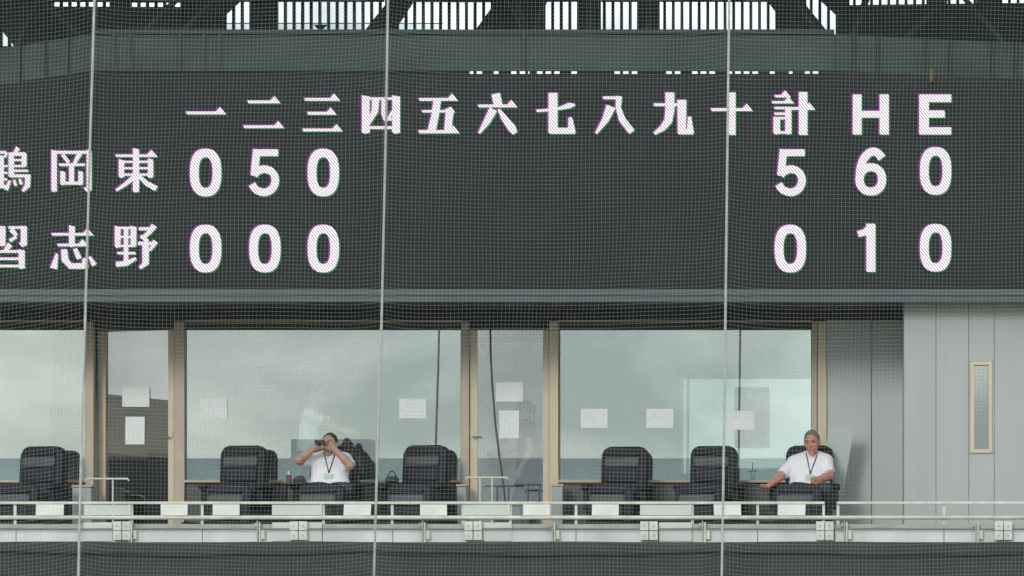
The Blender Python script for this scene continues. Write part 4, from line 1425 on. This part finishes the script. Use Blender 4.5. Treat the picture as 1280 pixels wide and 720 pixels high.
# ------------------------------------------------------------------ small things on the balcony
Jf = Field((X_(425, -0.7), -0.95, Z_(606, -0.7)), (X_(464, -0.7), -0.35, Z_(540, -0.7)), 0.0085)
q = lambda px, py, Y: w3(px, py, Y)
Jf.cap(q(433.5, 552, -0.56), q(435, 566, -0.56), 0.040, 0.055, 0.03)
Jf.cap(q(440, 563, -0.58), q(447, 577, -0.58), 0.045, 0.06, 0.03)
Jf.cap(q(446, 576, -0.60), q(452, 592, -0.62), 0.06, 0.035, 0.03)
Jf.cap(q(442, 575, -0.60), q(444, 600, -0.62), 0.05, 0.05, 0.03)
Jf.cap(q(449, 592, -0.64), q(455, 590, -0.64), 0.025, 0.02, 0.02)
obj('jacket', Jf.mesh('jacket'), M['jacket'], label='dark jacket slung over the chair back behind the binocular man', cat='jacket', smooth=True)

YTb = -1.0
tb_ = thing('side_table', 'small black side table left of the binocular man', 'table', (X_(368, YTb), YTb, FL))
obj('table_top', B(X_(354, YTb), X_(381, YTb), YTb - 0.1, YTb + 0.16, Z_(606.5, YTb), Z_(603.5, YTb), bev=0.006), M['blackplastic'], tb_)
for a in (356, 379):
    for y in (YTb - 0.08, YTb + 0.14):
        obj('leg', T([(X_(a, YTb), y, FL), (X_(a, YTb), y, Z_(606.5, YTb))], 0.014, 6), M['blackplastic'], tb_)
x, zt_ = X_(361, YTb), Z_(603.5, YTb)
bt = thing('drink_bottle', 'small bottle with red label and white cap on the side table', 'bottle', (x, YTb, zt_))
obj('bottle_body', T([(x, YTb, zt_), (x, YTb, zt_ + 0.07), (x, YTb, zt_ + 0.085)], [0.03, 0.03, 0.017], 12), M['red'], bt)
obj('bottle_cap', T([(x, YTb, zt_ + 0.085), (x, YTb, zt_ + 0.125)], [0.016, 0.015], 10), M['white'], bt)
x = X_(374, YTb)
Bf = Field((x - 0.14, YTb - 0.1, zt_ - 0.02), (x + 0.14, YTb + 0.15, zt_ + 0.12), 0.007)
Bf.ell((x, YTb + 0.02, zt_ + 0.02), (0.075, 0.06, 0.05), None, 0.01)
Bf.ell((x + 0.02, YTb + 0.02, zt_ + 0.045), (0.04, 0.04, 0.03), None, 0.02)
Bf.plane((0, 0, zt_ + 0.002), (0, 0, -1))
obj('pouch', Bf.mesh('pouch'), M['jacket'], label='small black pouch beside the bottle on the side table', cat='pouch', smooth=True)

# bag on the arm of the chair left of the middle door
YG = -0.98
x, zg = X_(490, YG), FL + 0.647
bgth = thing('shoulder_bag', 'small black bag with a looped strap on a chair arm', 'bag', (x, YG, zg))
Gf = Field((x - 0.16, YG - 0.14, zg - 0.02), (x + 0.16, YG + 0.14, zg + 0.12), 0.007)
Gf.ell((x, YG, zg + 0.025), (0.075, 0.06, 0.05), None, 0.01)
Gf.plane((0, 0, zg + 0.002), (0, 0, -1))
obj('bag_body', Gf.mesh('bag'), M['jacket'], bgth, smooth=True)
pts = [(x - 0.06 + 0.12 * t, YG - 0.02 + 0.03 * math.sin(6 * t), zg + 0.04 + 0.085 * math.sin(math.pi * t)) for t in [k / 12 for k in range(13)]]
obj('strap', T(pts, 0.007, 5), M['blackplastic'], bgth)

# little radio on the sill
x, zq = X_(940.5, -0.03), SILL + 0.001
rd = thing('small_radio', 'tiny pale device with aerial on the sill by the seated man', 'radio', (x, -0.03, zq))
obj('case', B(x - 0.02, x + 0.02, -0.048, -0.018, zq, zq + 0.09, bev=0.004), M['poster'], rd)
obj('aerial', T([(x, -0.03, zq + 0.085), (x, -0.03, zq + 0.19)], 0.004, 5), M['cable'], rd)
obj('cross_bar', T([(x - 0.04, -0.03, zq + 0.093), (x + 0.04, -0.03, zq + 0.093)], 0.004, 5), M['cable'], rd)

# cables
obj('hanging_cable', T([W(a, b, -0.012) for a, b in ((612.5, 404), (613, 440), (615, 480), (619, 530), (624, 570), (629, 605), (632.5, 640), (634, 660))], 0.0095, 6), M['cable'], label='black cable hanging in front of the middle door', cat='cable')

# ------------------------------------------------------------------ inside the press box
for i, (a, b) in enumerate(((-40, 100), (240, 345), (352, 470), (480, 570), (705, 845), (860, 1010))):
    Y = 1.75
    dk = thing('work_desk', ['blue-grey desk inside behind the leftmost window', 'blue-grey desk inside, first right of the left door', 'blue-grey desk inside behind the man with binoculars', 'blue-grey desk inside left of the middle door',
                             'blue-grey desk inside right of the middle door', 'blue-grey desk inside below the bright rear window'][i], 'desk', (X_((a + b) / 2, Y), Y, FL), 'desks inside the press box')
    zd = FL + 0.74
    obj('top', B(X_(a, Y), X_(b, Y), Y - 0.3, Y + 0.3, zd - 0.03, zd, bev=0.005), M['desk'], dk)
    obj('modesty_panel', B(X_(a, Y) + 0.03, X_(b, Y) - 0.03, Y - 0.28, Y - 0.26, FL + 0.05, zd - 0.03), M['desk'], dk)
    obj('screen_panel', B(X_(a, Y) + 0.03, X_(b, Y) - 0.03, Y - 0.29, Y - 0.27, zd, zd + 0.16), M['desk'], dk)
    for x in (X_(a, Y) + 0.05, X_(b, Y) - 0.05):
        obj('leg', B(x - 0.02, x + 0.02, Y + 0.2, Y + 0.28, FL, zd - 0.03), M['blackplastic'], dk)
Y = 1.0
cb_ = thing('dark_cabinet', 'dark low cabinet inside behind the left door', 'cabinet', (X_(165, Y), Y, FL))
obj('case', B(X_(122, Y), X_(184, Y), Y, Y + 0.4, FL, Z_(573, Y), bev=0.006), M['darkwood'], cb_)
obj('tall_case', B(X_(185, Y), X_(226, Y), Y, Y + 0.4, FL, Z_(565, Y), bev=0.006), M['darkwood'], cb_)
obj('brown_partition', B(X_(100, 1.6), X_(232, 1.6), 1.6, 1.65, FL, Z_(500, 1.6)), M['brown'], label='brown partition inside behind the left door', cat='partition')
obj('added_backdrop', B(X_(590, 0.86), X_(694, 0.86), 0.86, 0.90, FL, Z_(428, 0.86)), M['white'], label='plain white panel added inside the middle door to catch light', cat='partition')  # added backdrop: catches daylight so the woman stands out against it
obj('wall_chart', B(X_(918, 2.5), X_(962, 2.5), 2.5, 2.505, Z_(560, 2.5), Z_(484, 2.5)), M['poster'], label='pale blue chart against the bright rear window', cat='chart')

# ------------------------------------------------------------------ net and ropes
YN = -3.2
ROPES = [[(119.5, -40), (118, 0), (112.5, 180), (106.5, 400), (101.5, 560), (98, 720), (97, 770)],
         [(486, -40), (485, 0), (482, 180), (477, 400), (472, 560), (467.5, 720), (466, 770)],
         [(912, -40), (911.5, 0), (909.3, 180), (906.8, 400), (904.8, 560), (902.2, 720), (901.5, 770)]]


def rope_px(i, py):
    q = ROPES[i]
    return float(np.interp(py, [b for a, b in q], [a for a, b in q]))


def net_point(u, v):
    """u, v: undisturbed photo column and row"""
    lean = (v - 360) / 720 * np.interp(u, [0, 110, 480, 908, 1280], [-20, -20, -18, -9.5, -8])
    px = u + lean
    dz = 0
    dxp = 0
    for c in (108.5, 477.5, 907):
        dd = u - c
        e = math.exp(-abs(dd) / 26.0)
        dz -= 5.0 * e * (1.0 + 0.35 * math.sin(v / 57.0 + c))
        dxp += -1.6 * e * math.copysign(1, dd) * (0.5 + 0.5 * math.sin(v / 90.0 + c))
    if u < 108.5:
        dz += (108.5 - u) * 0.10
    dz += 1.6 * math.sin(u / 97.0 + v / 170.0) + 0.9 * math.sin(u / 41.0 - v / 83.0 + 1.0)
    dxp += 1.5 * math.sin(v / 103.0 + u / 140.0) + 0.7 * math.sin(v / 37.0 + u / 61.0)
    p = W(px + dxp, v + dz, YN)
    p.y += 0.05 * math.sin(u / 120.0) + 0.03 * math.sin(v / 90.0 + u / 200)
    return p


cell = 4.9
verts, faces = [], []


def cord(pts, r):
    b0 = len(verts)
    for i, p in enumerate(pts):
        d = (pts[min(i + 1, len(pts) - 1)] - pts[max(i - 1, 0)]).normalized()
        u = d.cross(Vector((0, 1, 0))).normalized()
        f = Vector((0, -1, 0))
        verts.extend([(p + u * r)[:], (p - u * 0.5 * r + f * 0.87 * r)[:], (p - u * 0.5 * r - f * 0.87 * r)[:]])
    for i in range(len(pts) - 1):
        a = b0 + i * 3
        for j in range(3):
            faces.append((a + j, a + (j + 1) % 3, a + 3 + (j + 1) % 3, a + 3 + j))


CR = 0.00072
u = -70.0
while u < 1350:
    cord([net_point(u, v) for v in np.arange(-55, 790, 14.7)], CR)
    u += cell
v = -55.0
us = list(np.arange(-70, 1350, 13.0))
us = sorted(us + [c + d for c in (108.5, 477.5, 907) for d in (-10, -4, -0.01, 0.01, 4, 10)])
while v < 790:
    cord([net_point(q_, v) for q_ in us], CR)
    v += cell
me = bpy.data.meshes.new('backstop_net')
me.from_pydata(verts, [], faces)
obj('backstop_net', me, M['net'], label='fine square-mesh backstop net hanging in front of the whole balcony', cat='net', smooth=True)

for i, lab in enumerate(('white twisted rope down the net at left, along the left door', 'white twisted rope down the net in the middle, right of the binocular man', 'white twisted rope down the net at right, crossing a chair')):
    bm = bmesh.new()
    pys = np.arange(-40, 770, 0.9)
    for ph in range(3):
        pts = []
        for j, py in enumerate(pys):
            p = W(rope_px(i, py), py, YN - 0.03)
            t = j * 2 * math.pi / 11 + ph * 2 * math.pi / 3
            pts.append(p + Vector((math.cos(t) * 0.0068, math.sin(t) * 0.0068, 0)))
        tube(bm, pts, 0.0070, 5)
    obj('net_rope', bm, M['rope'], label=lab, cat='rope', group='ropes on the net', smooth=True)
